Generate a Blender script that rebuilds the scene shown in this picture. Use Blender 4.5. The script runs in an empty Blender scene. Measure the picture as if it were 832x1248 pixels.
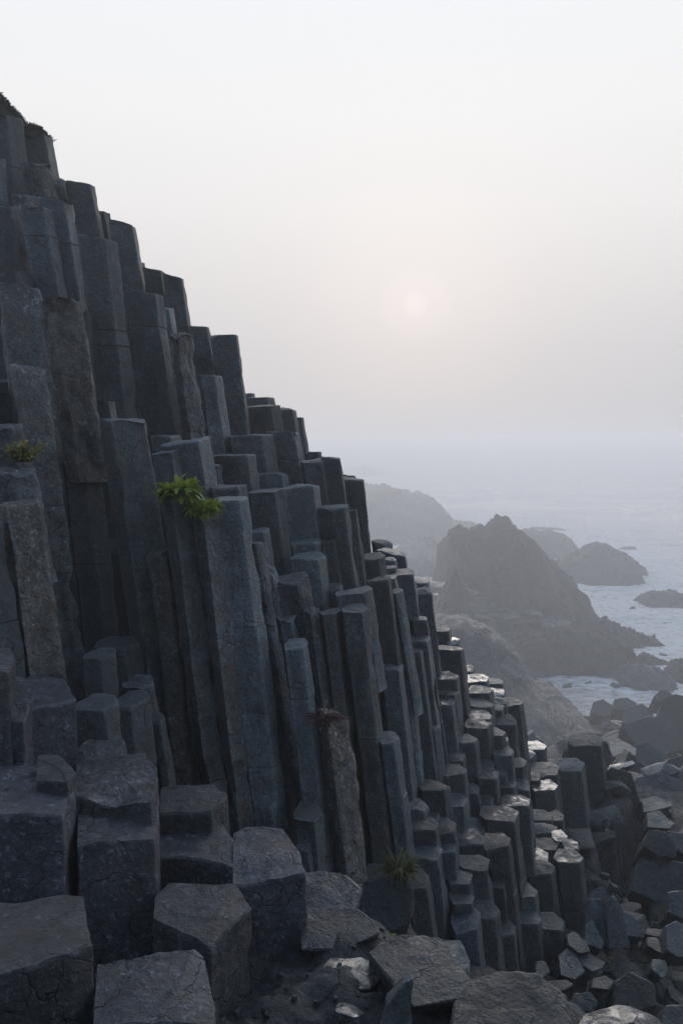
import bpy, bmesh, math, random
import numpy as np
from mathutils import Vector, Matrix, Euler

S = bpy.context.scene
COL = S.collection
R = math.radians
F, CX, YH, ZC = 1100.0, 416.0, 540.0, 36.0      # lens (px of an 832x1248 frame), horizon row, eye height above the sea
rng = random.Random(7)

FAR = 3.0
def warp(D):                                     # distances noted on a first plan -> distances on the final one (the sea lies 36 m below the eye)
    return D if D <= 17 else (FAR * D if D >= 42.6 else 17 + (D - 17) * (FAR * 42.6 - 17) / (42.6 - 17))
def P(px, py, D):                                # a direction of the lens and a distance -> a place
    return Vector(((px - CX) / F * D, D, ZC - (py - YH) / F * D))

# ------------------------------------------------------------------ noise
def _h(ix, iy, iz):
    h = (ix.astype(np.int64) * 374761393 + iy.astype(np.int64) * 668265263 + iz.astype(np.int64) * 2147483647 % 1274126177) & 0xffffffff
    h = (h ^ (h >> 13)) * 1274126177 & 0xffffffff
    h = (h ^ (h >> 16)) * 2246822519 & 0xffffffff
    return ((h ^ (h >> 15)) & 0xffffff) / float(0xffffff) * 2 - 1

def vnoise(p):
    i = np.floor(p).astype(np.int64); f = p - i
    u = f * f * (3 - 2 * f)
    x, y, z = i[:, 0], i[:, 1], i[:, 2]
    def c(a, b, d): return _h(x + a, y + b, (z + d) * 3 + 11)
    l = lambda a, b, t: a + (b - a) * t
    x00 = l(c(0,0,0), c(1,0,0), u[:,0]); x10 = l(c(0,1,0), c(1,1,0), u[:,0])
    x01 = l(c(0,0,1), c(1,0,1), u[:,0]); x11 = l(c(0,1,1), c(1,1,1), u[:,0])
    return l(l(x00, x10, u[:,1]), l(x01, x11, u[:,1]), u[:,2])

def fbm(p, oct=4, gain=.5):
    a, s, t = 1.0, 1.0, 0.0
    out = np.zeros(len(p))
    for k in range(oct):
        out += a * vnoise(p * s + 17.3 * k); t += a; a *= gain; s *= 2.03
    return out / t * 1.6

def ridged(p, oct=4):
    a, s, t = 1.0, 1.0, 0.0
    out = np.zeros(len(p))
    for k in range(oct):
        out += a * (1 - np.abs(vnoise(p * s + 9.1 * k)) * 2); t += a; a *= .5; s *= 2.1
    return out / t

# ------------------------------------------------------------------ materials
def new_mat(name):
    m = bpy.data.materials.new(name); m.use_nodes = True
    nt = m.node_tree; nt.nodes.clear()
    return m, nt

def rock(name, dark, light, tint=None, tint_amt=.0, speck=.0, wet=0.0, bump=.5, scale=1.0, rough=(.5, .85), streak=.35, spec=.5, clast=0.0, chips=0.0):
    m, nt = new_mat(name); N, L = nt.nodes.new, nt.links.new
    out = N('ShaderNodeOutputMaterial'); b = N('ShaderNodeBsdfPrincipled'); L(b.outputs[0], out.inputs[0])
    b.inputs['Specular IOR Level'].default_value = spec
    tc = N('ShaderNodeTexCoord'); oi = N('ShaderNodeObjectInfo')
    off = N('ShaderNodeVectorMath'); off.operation = 'SCALE'; off.inputs[0].default_value = (37., 71., 53.); L(oi.outputs['Random'], off.inputs['Scale'])
    add = N('ShaderNodeVectorMath'); L(tc.outputs['Object'], add.inputs[0]); L(off.outputs[0], add.inputs[1])
    V = add.outputs[0]
    def noise(sc, det=6, ro=.6, vec=V, dist=0.0):
        n = N('ShaderNodeTexNoise'); n.inputs['Scale'].default_value = sc * scale; n.inputs['Detail'].default_value = det
        n.inputs['Roughness'].default_value = ro; n.inputs['Distortion'].default_value = dist; L(vec, n.inputs['Vector']); return n.outputs['Fac']
    def rmp(src, a, c, lo=0., hi=1.):
        r = N('ShaderNodeMapRange'); r.inputs[1].default_value = a; r.inputs[2].default_value = c
        r.inputs[3].default_value = lo; r.inputs[4].default_value = hi; L(src, r.inputs[0]); return r.outputs[0]
    def mth(op, a, c):
        n = N('ShaderNodeMath'); n.operation = op
        for k, v in enumerate((a, c)):
            if isinstance(v, (int, float)): n.inputs[k].default_value = v
            else: L(v, n.inputs[k])
        return n.outputs[0]
    def mix(f, a, c, mode='MIX'):
        n = N('ShaderNodeMix'); n.data_type = 'RGBA'; n.blend_type = mode
        if isinstance(f, (int, float)): n.inputs[0].default_value = f
        else: L(f, n.inputs[0])
        for k, v in ((6, a), (7, c)):
            if isinstance(v, tuple): n.inputs[k].default_value = (*v, 1)
            else: L(v, n.inputs[k])
        return n.outputs[2]
    big = noise(2.2, 5, .55, dist=.4); mid = noise(9, 8, .65); fine = noise(42, 5, .7)
    st = N('ShaderNodeMapping'); st.inputs['Scale'].default_value = (5, 5, .55); L(V, st.inputs['Vector'])
    strk = noise(1.6, 5, .6, st.outputs[0])
    f = mth('ADD', mth('MULTIPLY', rmp(big, .3, .7), .5), mth('MULTIPLY', rmp(mid, .32, .68), .5))
    col = mix(f, dark, light)
    col = mix(mth('MULTIPLY', rmp(strk, .5, .72), streak), col, tuple(c * .45 for c in dark))
    if tint:
        col = mix(mth('MULTIPLY', rmp(noise(3.1, 6, .62, dist=.8), .47, .66), tint_amt), col, tint)
    vo = N('ShaderNodeTexVoronoi'); vo.inputs['Scale'].default_value = 26 * scale; L(V, vo.inputs['Vector'])
    if speck:
        blot = mth('MULTIPLY', rmp(noise(17, 7, .7), .56, .66), rmp(noise(2.7, 3, .5), .38, .62))
        col = mix(mth('MULTIPLY', blot, speck), col, tuple(min(1, c * 2.1) for c in light))
        dots = mth('MULTIPLY', rmp(vo.outputs['Distance'], .22, .1), rmp(mid, .5, .6))
        col = mix(mth('MULTIPLY', dots, speck * .8), col, tuple(min(1, c * 2.3) for c in light))
    cl = None
    if clast:
        v3 = N('ShaderNodeTexVoronoi'); v3.inputs['Scale'].default_value = 24 * scale; v3.inputs['Randomness'].default_value = 1.0; wz = N('ShaderNodeTexNoise'); wz.inputs['Scale'].default_value = 30 * scale; wz.inputs['Detail'].default_value = 5; L(V, wz.inputs['Vector']); ws = N('ShaderNodeVectorMath'); ws.operation = 'SCALE'; ws.inputs['Scale'].default_value = .075 / scale; L(wz.outputs['Color'], ws.inputs[0]); wa = N('ShaderNodeVectorMath'); L(V, wa.inputs[0]); L(ws.outputs[0], wa.inputs[1]); L(wa.outputs[0], v3.inputs['Vector'])
        sp = N('ShaderNodeSeparateColor'); L(v3.outputs['Color'], sp.inputs[0])
        cl = mth('MULTIPLY', mth('MULTIPLY', rmp(v3.outputs['Distance'], .46, .22), rmp(sp.outputs[0], .3, .9)), rmp(mid, .42, .6))
        col = mix(mth('MULTIPLY', cl, clast), col, tuple(min(1, c * 2.6) for c in light))
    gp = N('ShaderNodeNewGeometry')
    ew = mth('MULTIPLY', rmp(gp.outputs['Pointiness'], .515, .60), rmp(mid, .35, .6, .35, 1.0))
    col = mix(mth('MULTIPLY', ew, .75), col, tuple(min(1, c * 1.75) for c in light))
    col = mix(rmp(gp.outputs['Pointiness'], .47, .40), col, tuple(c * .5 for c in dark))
    rv = rmp(oi.outputs['Random'], 0, 1, .66, 1.36)
    h2 = mth('FRACT', mth('MULTIPLY', oi.outputs['Random'], 7.13), 0)
    col = mix(mth('MULTIPLY', h2, .55), col, mix(1.0, col, (1.14, 1.0, .86), 'MULTIPLY'))
    col = mix(1.0, col, rv, 'MULTIPLY')
    col = mix(1.0, col, rmp(fine, .3, .7, .5, 1.5), 'MULTIPLY')
    COLOUR = col
    ro = rmp(mth('ADD', mth('MULTIPLY', mid, .6), mth('MULTIPLY', fine, .4)), .35, .65, rough[0], rough[1])
    geo = N('ShaderNodeNewGeometry'); sx = N('ShaderNodeSeparateXYZ'); L(geo.outputs['True Normal'], sx.inputs[0])
    wm = None
    if wet:
        wm = mth('MULTIPLY', rmp(sx.outputs[2], .8, .95), rmp(mth('ADD', mth('MULTIPLY', noise(7.5, 6, .62, dist=.6), .75), mth('MULTIPLY', oi.outputs['Random'], .22)), .51 - wet * .1, .63 - wet * .1))
        ro = mth('ADD', mth('MULTIPLY', ro, mth('SUBTRACT', 1.0, wm)), mth('MULTIPLY', wm, .2))
    L(ro, b.inputs['Roughness'])
    if wm is not None:
        L(mth('MULTIPLY', wm, .7), b.inputs['Coat Weight']); b.inputs['Coat Roughness'].default_value = .17; b.inputs['Coat IOR'].default_value = 1.55
    # relief: grain, pits, hairline cracks
    ve = N('ShaderNodeTexVoronoi'); ve.feature = 'DISTANCE_TO_EDGE'; ve.inputs['Scale'].default_value = 3.1 * scale
    wv = N('ShaderNodeVectorMath'); wv.operation = 'ADD'
    nc = N('ShaderNodeTexNoise'); nc.inputs['Scale'].default_value = 4 * scale; nc.inputs['Detail'].default_value = 4; L(V, nc.inputs['Vector'])
    sc3 = N('ShaderNodeVectorMath'); sc3.operation = 'SCALE'; sc3.inputs['Scale'].default_value = .35 / scale; L(nc.outputs['Color'], sc3.inputs[0])
    L(V, wv.inputs[0]); L(sc3.outputs[0], wv.inputs[1]); L(wv.outputs[0], ve.inputs['Vector'])
    crack = mth('MULTIPLY', rmp(ve.outputs['Distance'], 0.0, .022, -1, 0), rmp(big, .45, .6))
    col = mix(mth('MULTIPLY', crack, -.55), COLOUR, tuple(c * .3 for c in dark)); L(col, b.inputs['Base Color'])
    h = mth('ADD', mth('MULTIPLY', mid, .9), mth('ADD', mth('MULTIPLY', fine, .35), mth('MULTIPLY', noise(130, 3, .6), .12)))
    h = mth('ADD', h, mth('MULTIPLY', crack, .35))
    if chips:
        for csc, cam_ in ((5.5, .8), (15, .35)):
            vc = N('ShaderNodeTexVoronoi'); vc.inputs['Scale'].default_value = csc * scale; L(wv.outputs[0], vc.inputs['Vector'])
            sc_ = N('ShaderNodeSeparateColor'); L(vc.outputs['Color'], sc_.inputs[0])
            h = mth('ADD', h, mth('MULTIPLY', mth('ADD', sc_.outputs[0], mth('MULTIPLY', vc.outputs['Distance'], -1.2)), chips * cam_))
    if cl is not None: h = mth('ADD', h, mth('MULTIPLY', cl, .25))
    if wm is not None: h = mth('MULTIPLY', h, mth('SUBTRACT', 1.0, mth('MULTIPLY', wm, .75)))
    bp = N('ShaderNodeBump'); bp.inputs['Strength'].default_value = bump; bp.inputs['Distance'].default_value = .055 / scale
    L(h, bp.inputs['Height']); L(bp.outputs[0], b.inputs['Normal'])
    return m

M = {}
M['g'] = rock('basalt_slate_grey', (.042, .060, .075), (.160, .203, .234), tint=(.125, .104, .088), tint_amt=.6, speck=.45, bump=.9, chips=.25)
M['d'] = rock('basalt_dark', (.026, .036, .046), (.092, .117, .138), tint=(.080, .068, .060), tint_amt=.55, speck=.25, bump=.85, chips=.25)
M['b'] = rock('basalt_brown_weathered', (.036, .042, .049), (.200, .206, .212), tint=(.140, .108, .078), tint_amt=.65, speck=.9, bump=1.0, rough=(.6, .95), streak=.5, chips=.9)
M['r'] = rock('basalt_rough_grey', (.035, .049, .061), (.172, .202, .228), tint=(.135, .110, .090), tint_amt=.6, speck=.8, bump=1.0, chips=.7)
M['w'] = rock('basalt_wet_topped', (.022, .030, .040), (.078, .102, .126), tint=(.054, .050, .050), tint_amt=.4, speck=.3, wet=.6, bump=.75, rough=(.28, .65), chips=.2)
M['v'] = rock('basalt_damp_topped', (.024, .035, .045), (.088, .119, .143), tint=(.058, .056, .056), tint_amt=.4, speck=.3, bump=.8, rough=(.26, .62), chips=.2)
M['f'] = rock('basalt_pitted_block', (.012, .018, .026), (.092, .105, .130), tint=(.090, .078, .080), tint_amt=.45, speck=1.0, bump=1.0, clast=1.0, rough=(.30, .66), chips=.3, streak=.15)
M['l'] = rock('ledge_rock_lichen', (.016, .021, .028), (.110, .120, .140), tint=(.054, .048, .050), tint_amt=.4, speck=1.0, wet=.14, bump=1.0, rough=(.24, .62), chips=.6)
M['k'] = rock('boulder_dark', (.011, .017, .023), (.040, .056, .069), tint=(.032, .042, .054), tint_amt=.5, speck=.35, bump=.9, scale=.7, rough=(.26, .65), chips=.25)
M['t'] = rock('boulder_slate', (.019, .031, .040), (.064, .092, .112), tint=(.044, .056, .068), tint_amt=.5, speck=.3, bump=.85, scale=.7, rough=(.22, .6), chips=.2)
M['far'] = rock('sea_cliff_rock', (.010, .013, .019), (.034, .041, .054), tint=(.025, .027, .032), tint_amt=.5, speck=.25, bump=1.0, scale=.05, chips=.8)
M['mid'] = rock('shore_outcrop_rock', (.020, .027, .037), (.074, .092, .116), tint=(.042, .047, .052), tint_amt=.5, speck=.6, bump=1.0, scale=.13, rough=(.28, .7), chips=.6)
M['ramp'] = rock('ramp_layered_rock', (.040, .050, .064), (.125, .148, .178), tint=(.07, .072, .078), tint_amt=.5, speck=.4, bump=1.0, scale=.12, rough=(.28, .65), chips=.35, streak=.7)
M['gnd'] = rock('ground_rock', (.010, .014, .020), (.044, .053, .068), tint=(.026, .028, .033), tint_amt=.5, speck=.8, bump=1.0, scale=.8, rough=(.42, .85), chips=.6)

def plain(name, col, rough=.6, var=.3, sub=0.0):
    m, nt = new_mat(name); N, L = nt.nodes.new, nt.links.new
    out = N('ShaderNodeOutputMaterial'); b = N('ShaderNodeBsdfPrincipled'); L(b.outputs[0], out.inputs[0])
    tc = N('ShaderNodeTexCoord'); n = N('ShaderNodeTexNoise'); n.inputs['Scale'].default_value = 14; L(tc.outputs['Object'], n.inputs[0])
    r = N('ShaderNodeValToRGB'); L(n.outputs['Fac'], r.inputs[0])
    r.color_ramp.elements[0].position = .3; r.color_ramp.elements[1].position = .7
    r.color_ramp.elements[0].color = (*[c * (1 - var) for c in col], 1); r.color_ramp.elements[1].color = (*[c * (1 + var) for c in col], 1)
    L(r.outputs[0], b.inputs['Base Color']); b.inputs['Roughness'].default_value = rough
    if sub:
        t = N('ShaderNodeBsdfTranslucent'); t.inputs[0].default_value = (*[c * 1.3 for c in col], 1)
        mx = N('ShaderNodeMixShader'); mx.inputs[0].default_value = sub; L(b.outputs[0], mx.inputs[1]); L(t.outputs[0], mx.inputs[2]); L(mx.outputs[0], out.inputs[0])
    return m
M['leaf'] = plain('leaf_green', (.22, .29, .032), .45, .45, .35)
M['leafo'] = plain('leaf_olive', (.21, .205, .045), .5, .4, .3)
M['stem'] = plain('plant_stem', (.07, .065, .03), .7)
M['blade'] = plain('grass_blade', (.105, .105, .036), .55, .5, .25)
M['dead'] = plain('dead_frond', (.105, .046, .036), .75, .35)
M['turf'] = plain('dry_turf', (.035, .036, .025), .85, .4)

# ------------------------------------------------------------------ object helpers
def link(name, me, mat=None, parent=None):
    o = bpy.data.objects.new(name, me); COL.objects.link(o)
    if mat: me.materials.append(mat)
    if parent: o.parent = parent
    return o
def tag(o, label=None, cat=None, group=None, kind=None):
    if label: o['label'] = label
    if cat: o['category'] = cat
    if group: o['group'] = group
    if kind: o['kind'] = kind
    return o
def mesh_np(name, v, faces, smooth=True, sharp=38):
    me = bpy.data.meshes.new(name); me.from_pydata([tuple(map(float, a)) for a in v], [], faces)
    me.validate(); me.update()
    if smooth:
        me.polygons.foreach_set('use_smooth', [True] * len(me.polygons))
        if sharp: me.set_sharp_from_angle(angle=R(sharp))
    return me

def resample(poly, step, cham):
    """polygon corners -> evenly spaced outline with each corner cut by a small chamfer"""
    n = len(poly); out = []
    for i in range(n):
        a, b, c = Vector(poly[i - 1]), Vector(poly[i]), Vector(poly[(i + 1) % n])
        d1, d2 = (a - b), (c - b)
        k1 = min(cham, d1.length * .3); k2 = min(cham, d2.length * .3)
        out.append(b + d1.normalized() * k1); out.append(b + d2.normalized() * k2)
    res = []
    for i in range(len(out)):
        a, b = out[i], out[(i + 1) % len(out)]
        m = max(1, int(round((b - a).length / step)))
        for k in range(m): res.append(a + (b - a) * (k / m))
    return np.array([(p.x, p.y) for p in res])

def prism_mesh(name, poly, L, seed, slope=(0, 0), tilt=(0, 0), step=.045, vstep=.085, amp=.010, chip=.02, cham=.018, joints=None, capn=5, dome=0.0, grow=0.0):
    """a jointed rock column: top at local z = 0, body running down to -L, sheared by slope per metre"""
    r = random.Random(seed); so = np.array([r.uniform(0, 500), r.uniform(0, 500), r.uniform(0, 500)])
    ring = resample(poly, step, cham); n = len(ring); c = ring.mean(0); rel = ring - c
    size = np.linalg.norm(rel, axis=1).mean()
    outd = rel / (np.linalg.norm(rel, axis=1)[:, None] + 1e-6)
    if joints is None:
        joints = []; z = r.uniform(.35, 1.6)
        while z < L - .2:
            joints.append(z); z += r.uniform(.45, 1.9)
    levels = [(0.012, 0, 0.0)]
    zs = [.045]
    while zs[-1] < L: zs.append(zs[-1] + vstep)
    js = sorted(j for j in joints if .12 < j < L - .1)
    zs = [z for z in zs if all(abs(z - j) > .03 for j in js)]
    ev = [(z, 0) for z in zs] + [(j - .011, 0) for j in js] + [(j, 1) for j in js] + [(j + .011, 0) for j in js]
    ev.sort()
    segs = [(r.uniform(-.009, .009), r.uniform(-.012, .012), 1 + r.uniform(-.012, .012)) for _ in range(len(js) + 1)]
    segs[0] = (0, 0, 1)
    V = []; F_ = []
    # cap rings
    caps = [0.0] + [ (k / capn) ** .8 for k in range(1, capn) ] + [.975]
    tops = []
    for k, s in enumerate(caps[1:]):
        xy = c + rel * s
        tops.append(np.column_stack([xy, np.zeros(n)]))
    topv = np.vstack([np.array([[c[0], c[1], 0]])] + tops)
    p3 = np.column_stack([topv[:, :2], np.zeros(len(topv))]) + so
    rr = np.linalg.norm(topv[:, :2] - c, axis=1) / (size + 1e-6)
    tz = fbm(p3 * 3.2, 4) * chip * .7 + fbm(p3 * 11, 3) * chip * .25 + dome * (1 - rr ** 2)
    ch = np.clip(fbm(p3 * 2.3 + 40, 2) - .12, 0, 1) * chip * 3.6 * np.clip((rr - .3) * 1.4, 0, 1)       # broken rim
    st = np.round(fbm(p3 * 1.7 + 90, 2) * 2.2) * chip * .45                                       # flat flakes
    topv[:, 2] = tz - ch + st + topv[:, 0] * tilt[0] + topv[:, 1] * tilt[1]
    V.append(topv)
    base = len(topv)
    rim = topv[-n:, 2]
    rings = []
    seg = 0
    for (z, g) in [(.016, 0)] + ev:
        while seg < len(js) and z > js[seg] + 1e-6: seg += 1
        dx, dy, sc = segs[seg]
        if g: dx = dy = 0
        sc2 = sc * (1 + grow * z)
        xy = c + rel * sc2 + (dx, dy)
        fade = math.exp(-z / .35)
        zz = -z + (topv[-n:, 2]) * fade
        p = np.column_stack([xy, np.full(n, -z)]) + so
        d = fbm(p * np.array([2.2, 2.2, 1.2]), 3) * amp * .8 + fbm(p * np.array([9, 9, 6]), 3) * amp * .8 + fbm(p * np.array([21, 21, 15]), 2) * amp * .5
        q = fbm(p * np.array([3.3, 3.3, 2.1]) + 77, 3)
        d -= np.clip(q - .28, 0, 1) * amp * 5.5                                                     # spalled scars
        if g: d -= .013 + .006 * np.abs(fbm(p * 5, 2))
        xy2 = xy + outd * d[:, None]
        xy2[:, 0] += slope[0] * z; xy2[:, 1] += slope[1] * z
        rings.append(np.column_stack([xy2, zz]))
    V += rings
    V = np.vstack(V)
    for k in range(n): F_.append((0, 1 + k, 1 + (k + 1) % n))
    for s in range(len(caps) - 2):
        a, b = 1 + s * n, 1 + (s + 1) * n
        for k in range(n):
            k2 = (k + 1) % n; F_.append((a + k, b + k, b + k2, a + k2))
    a = base - n
    for i in range(len(rings)):
        b = base + i * n
        for k in range(n):
            k2 = (k + 1) % n; F_.append((a + k, b + k, b + k2, a + k2))
        a = b
    F_.append(tuple(a + k for k in reversed(range(n)))[::-1])
    me = mesh_np(name, V, F_, True, 24)
    bm = bmesh.new(); bm.from_mesh(me); bmesh.ops.recalc_face_normals(bm, faces=bm.faces); bm.to_mesh(me); bm.free()
    return me

STY = {'g': ('g', .009, .016), 'd': ('d', .011, .018), 'b': ('b', .024, .040), 'r': ('r', .020, .032), 'w': ('w', .009, .015), 'v': ('v', .010, .016)}
tops = []            # (X, Y, Z) of every column top, used to keep the hill behind them
G_COL = 'basalt columns of the stepped cliff'
cidx = [0]
def column(label, xl, xr, y, D, yb, st='g', fa=None, fb=None, jt=None, slope=None, drop=0.0, **kw):
    """drop: how many px the right end of the top edge lies lower than the left"""
    i = cidx[0]; cidx[0] += 1
    r = random.Random(1000 + i)
    W = (xr - xl) / F * D * (.94 if yb - y > 150 else 1.0)
    dep = max(W * r.uniform(.88, 1.05), min(.42, W * 1.6))
    fa = r.uniform(.03, .16) if fa is None else fa
    fb = r.uniform(.74, .86) if fb is None else fb
    h = dep / 2
    yl, yr = r.uniform(-.35, .0) * h, r.uniform(-.25, .3) * h
    pts = [(-.5 * W, yl)]
    if abs(fa - fb) < .02: pts += [((fa - .5) * W, -h)]
    else: pts += [((fa - .5) * W, -h * r.uniform(.86, 1.0)), ((fb - .5) * W, -h * r.uniform(.86, 1.0))]
    pts += [(.5 * W, yr), ((.5 - r.uniform(.15, .3)) * W, h * r.uniform(.8, 1)), ((-.5 + r.uniform(.1, .3)) * W, h * r.uniform(.8, 1))]
    p = P((xl + xr) / 2, y, D - h * .8)
    p.y = D; p.x = ((xl + xr) / 2 - CX) / F * (D - h * .25)
    L = (yb - y) / F * D + (1.5 if D > 11.2 else .7)
    sl = slope if slope is not None else .185 - .06 * min(1, max(0, (xl / 620)))
    sl += r.uniform(-.012, .012)
    mk, amp, chip = STY[st]
    if jt is not None:
        jt = list(jt) + ([y + (yb - y) * r.uniform(.15, .9) for _ in range(r.choice((1, 2)))] if yb - y > 150 and st != 'b' and len(jt) < 2 else [])
        jt = [(j - y) / F * D for j in jt]
    tl = (-drop / max(1, xr - xl) + r.uniform(-.03, .03), .05 + r.uniform(-.05, .05))
    hgt = max(.04, .0026 * D)
    me = prism_mesh('basalt_column', pts, L, 1000 + i, (sl, -.02 + r.uniform(-.015, .01)), tl, step=hgt * 1.1, vstep=hgt * 1.9, amp=amp, chip=chip, joints=jt, cham=.006 + (.018 if st in 'br' else .004), **kw)
    o = link('basalt_column', me, M[mk]); o.location = p
    tops.append((p.x, p.y, p.z))
    tag(o, label, 'basalt column', G_COL, 'thing')
    return o

# ------------------------------------------------------------------ the stepped cliff, column by column
A = column
# skyline, from the grassy summit down to the right
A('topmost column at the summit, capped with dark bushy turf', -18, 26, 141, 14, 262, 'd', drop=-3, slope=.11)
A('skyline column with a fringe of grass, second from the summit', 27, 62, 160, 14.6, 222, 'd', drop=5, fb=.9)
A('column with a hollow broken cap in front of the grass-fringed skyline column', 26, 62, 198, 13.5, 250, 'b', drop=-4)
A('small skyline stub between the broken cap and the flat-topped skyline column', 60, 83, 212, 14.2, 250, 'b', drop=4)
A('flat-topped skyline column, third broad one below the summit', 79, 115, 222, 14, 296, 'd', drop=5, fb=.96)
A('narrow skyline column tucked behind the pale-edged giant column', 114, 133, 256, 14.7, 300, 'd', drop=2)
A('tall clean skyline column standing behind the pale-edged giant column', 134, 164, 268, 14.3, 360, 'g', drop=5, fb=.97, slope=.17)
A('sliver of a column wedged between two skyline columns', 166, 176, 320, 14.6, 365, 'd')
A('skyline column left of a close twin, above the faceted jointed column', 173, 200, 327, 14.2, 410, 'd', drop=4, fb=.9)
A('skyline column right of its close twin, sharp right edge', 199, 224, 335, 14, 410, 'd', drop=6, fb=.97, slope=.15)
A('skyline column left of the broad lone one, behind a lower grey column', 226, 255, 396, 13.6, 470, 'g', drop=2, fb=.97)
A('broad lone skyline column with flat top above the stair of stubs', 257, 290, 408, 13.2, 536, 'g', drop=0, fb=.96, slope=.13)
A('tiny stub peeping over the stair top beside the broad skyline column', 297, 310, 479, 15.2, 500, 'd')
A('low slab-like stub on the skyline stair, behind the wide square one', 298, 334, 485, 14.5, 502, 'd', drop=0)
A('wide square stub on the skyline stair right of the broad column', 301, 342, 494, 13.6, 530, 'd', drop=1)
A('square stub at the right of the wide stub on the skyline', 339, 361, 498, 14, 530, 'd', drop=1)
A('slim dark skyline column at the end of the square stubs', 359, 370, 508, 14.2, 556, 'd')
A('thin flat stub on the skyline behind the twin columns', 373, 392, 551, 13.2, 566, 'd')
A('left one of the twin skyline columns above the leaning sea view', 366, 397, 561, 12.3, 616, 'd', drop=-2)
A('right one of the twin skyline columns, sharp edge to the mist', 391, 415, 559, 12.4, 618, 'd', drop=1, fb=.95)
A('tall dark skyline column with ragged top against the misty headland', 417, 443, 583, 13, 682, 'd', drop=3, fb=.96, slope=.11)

# upper face, left
A('cracked column at the upper left edge below the summit', -28, 7, 187, 13.2, 345, 'g', jt=[245], fb=.8, slope=.14)
A('short column with an ochre lichen rim beneath the summit column', 14, 46, 237, 13.3, 262, 'b', drop=4)
A('broad column at the left edge under the cracked one', -22, 24, 250, 12.3, 352, 'g', jt=[], fb=.9, slope=.165)
A('column with a forked crack, left of the jointed slate column', 25, 61, 252, 12, 372, 'g', jt=[287], fb=.9, drop=-1)
A('slate column with one slanting joint, left of the pale-edged giant', 46, 91, 242, 12.3, 500, 'g', jt=[296], fa=.06, fb=.84, drop=6, slope=.165)
A('giant slate column with a long pale right edge', 95, 143, 288, 11.5, 520, 'g', jt=[420], fa=.04, fb=.78, drop=7, slope=.125)
A('broad column with an angular faceted top and one level joint', 152, 199, 357, 12, 540, 'g', jt=[398, 493], fa=.05, fb=.88, drop=4, slope=.14)
A('narrow stub squeezed beside the faceted column', 194, 211, 374, 12.9, 420, 'g')
A('brown roughened column with dark left side, below the skyline twins', 203, 237, 403, 11.6, 562, 'b', fa=.42, fb=.46, slope=.14)
A('grey column with pale right face in front of the broad skyline column', 243, 270, 457, 12.3, 560, 'g', fa=.1, fb=.76, slope=.14)
A('dark wedge-shaped stub leaning on the great front column', 117, 139, 487, 9.7, 512, 'd', drop=4)
A('rough-headed column on the left with craggy broken top', -14, 47, 342, 10, 800, 'r', fa=.24, fb=.27, jt=[], slope=.17)
A('brown chipped column with a lit craggy right face', 47, 97, 365, 9.4, 500, 'b', fa=.42, fb=.45, jt=[], drop=-1, slope=.17)
A('dark column under the brown chipped one, in deep shade', 70, 116, 496, 9.5, 800, 'd', fa=.1, fb=.7, slope=.13)
A('knee-high ridge column with bright right face beside the leafy ledge', 9, 54, 448, 8.9, 860, 'r', fa=.40, fb=.44, jt=[695], drop=6, slope=.155)
A('smooth dark strip of column between two ridged columns at left', 52, 84, 560, 9.45, 800, 'd', fa=.1, fb=.9, jt=[588], slope=.13)
A('broken block of column carrying the olive sprig at the left edge', -18, 27, 517, 8.4, 575, 'r', fb=.8, jt=[])
A('splintered slate lump below the olive sprig', -12, 42, 572, 8.25, 612, 'r', fb=.7, jt=[], drop=6)
A('brown weathered column with pocked right face, below the splintered lump', -6, 50, 611, 7.9, 850, 'b', fa=.36, fb=.4, jt=[], slope=.16)
A('dark column cut off by the left edge of the cliff', -50, 2, 640, 7.6, 835, 'd', slope=.15)
A('great front column with dark left side and flaking brown foot', 118, 181, 508, 9, 985, 'g', fa=.36, fb=.40, jt=[], drop=-1, slope=.150)
A('flaking brown slab of column at the foot of the great front column', 180, 214, 672, 8.85, 968, 'b', fa=.12, fb=.72, jt=[], slope=.115, drop=-16)

# middle face
A('thin flat stub behind the angular block above the fern', 183, 218, 531, 10.7, 560, 'g', drop=-2)
A('angular block with a pale slanting top above the leafy fern', 194, 254, 535, 10, 612, 'g', fa=.36, fb=.85, jt=[], drop=-7)
A('low block at the foot of the angular one, left of the fern', 184, 219, 551, 9.75, 605, 'g', drop=-3)
A('small stub left of the hollowed square block', 254, 271, 566, 11.1, 595, 'g')
A('square block with a dark hollow on its left half', 257, 311, 554, 11.4, 610, 'g', fa=.5, fb=.85, drop=-1)
A('wide block with pale right side under the skyline stair', 280, 333, 530, 12.3, 585, 'g', fa=.05, fb=.76, drop=-1)
A('wide block with a level crack, right of the pale-sided block', 324, 364, 526, 12.7, 592, 'd', jt=[560], drop=-1, fb=.9)
A('low flat block between two wide blocks and the tall plain column', 309, 351, 578, 11.8, 605, 'g', drop=0, fb=.85)
A('half-hidden block behind the tall column right of the fern', 258, 300, 592, 9.9, 650, 'g', drop=-1)
A('rough fern column, left one carrying the green plant', 197, 234, 610, 8.7, 1005, 'r', fa=.42, fb=.47, jt=[], drop=-2, slope=.118)
A('twin-faced column right of the fern with a pale right strip', 235, 267, 627, 8.75, 1010, 'r', fa=.44, fb=.5, jt=[775, 888], drop=0, slope=.132)
A('tall mottled column right of the fern with a thin bright edge', 260, 304, 607, 9, 1045, 'g', fa=.05, fb=.77, jt=[760, 863, 925], drop=-1, slope=.136)
A('tall plain blue-grey column with pale right edge at mid face', 303, 346, 599, 10.8, 700, 'g', fa=.04, fb=.78, jt=[], drop=-2, slope=.13)
A('broad dark-faced column with raised right rim at mid face', 345, 389, 590, 11.3, 672, 'g', fa=.04, fb=.84, jt=[], drop=-2, slope=.11)
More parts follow.
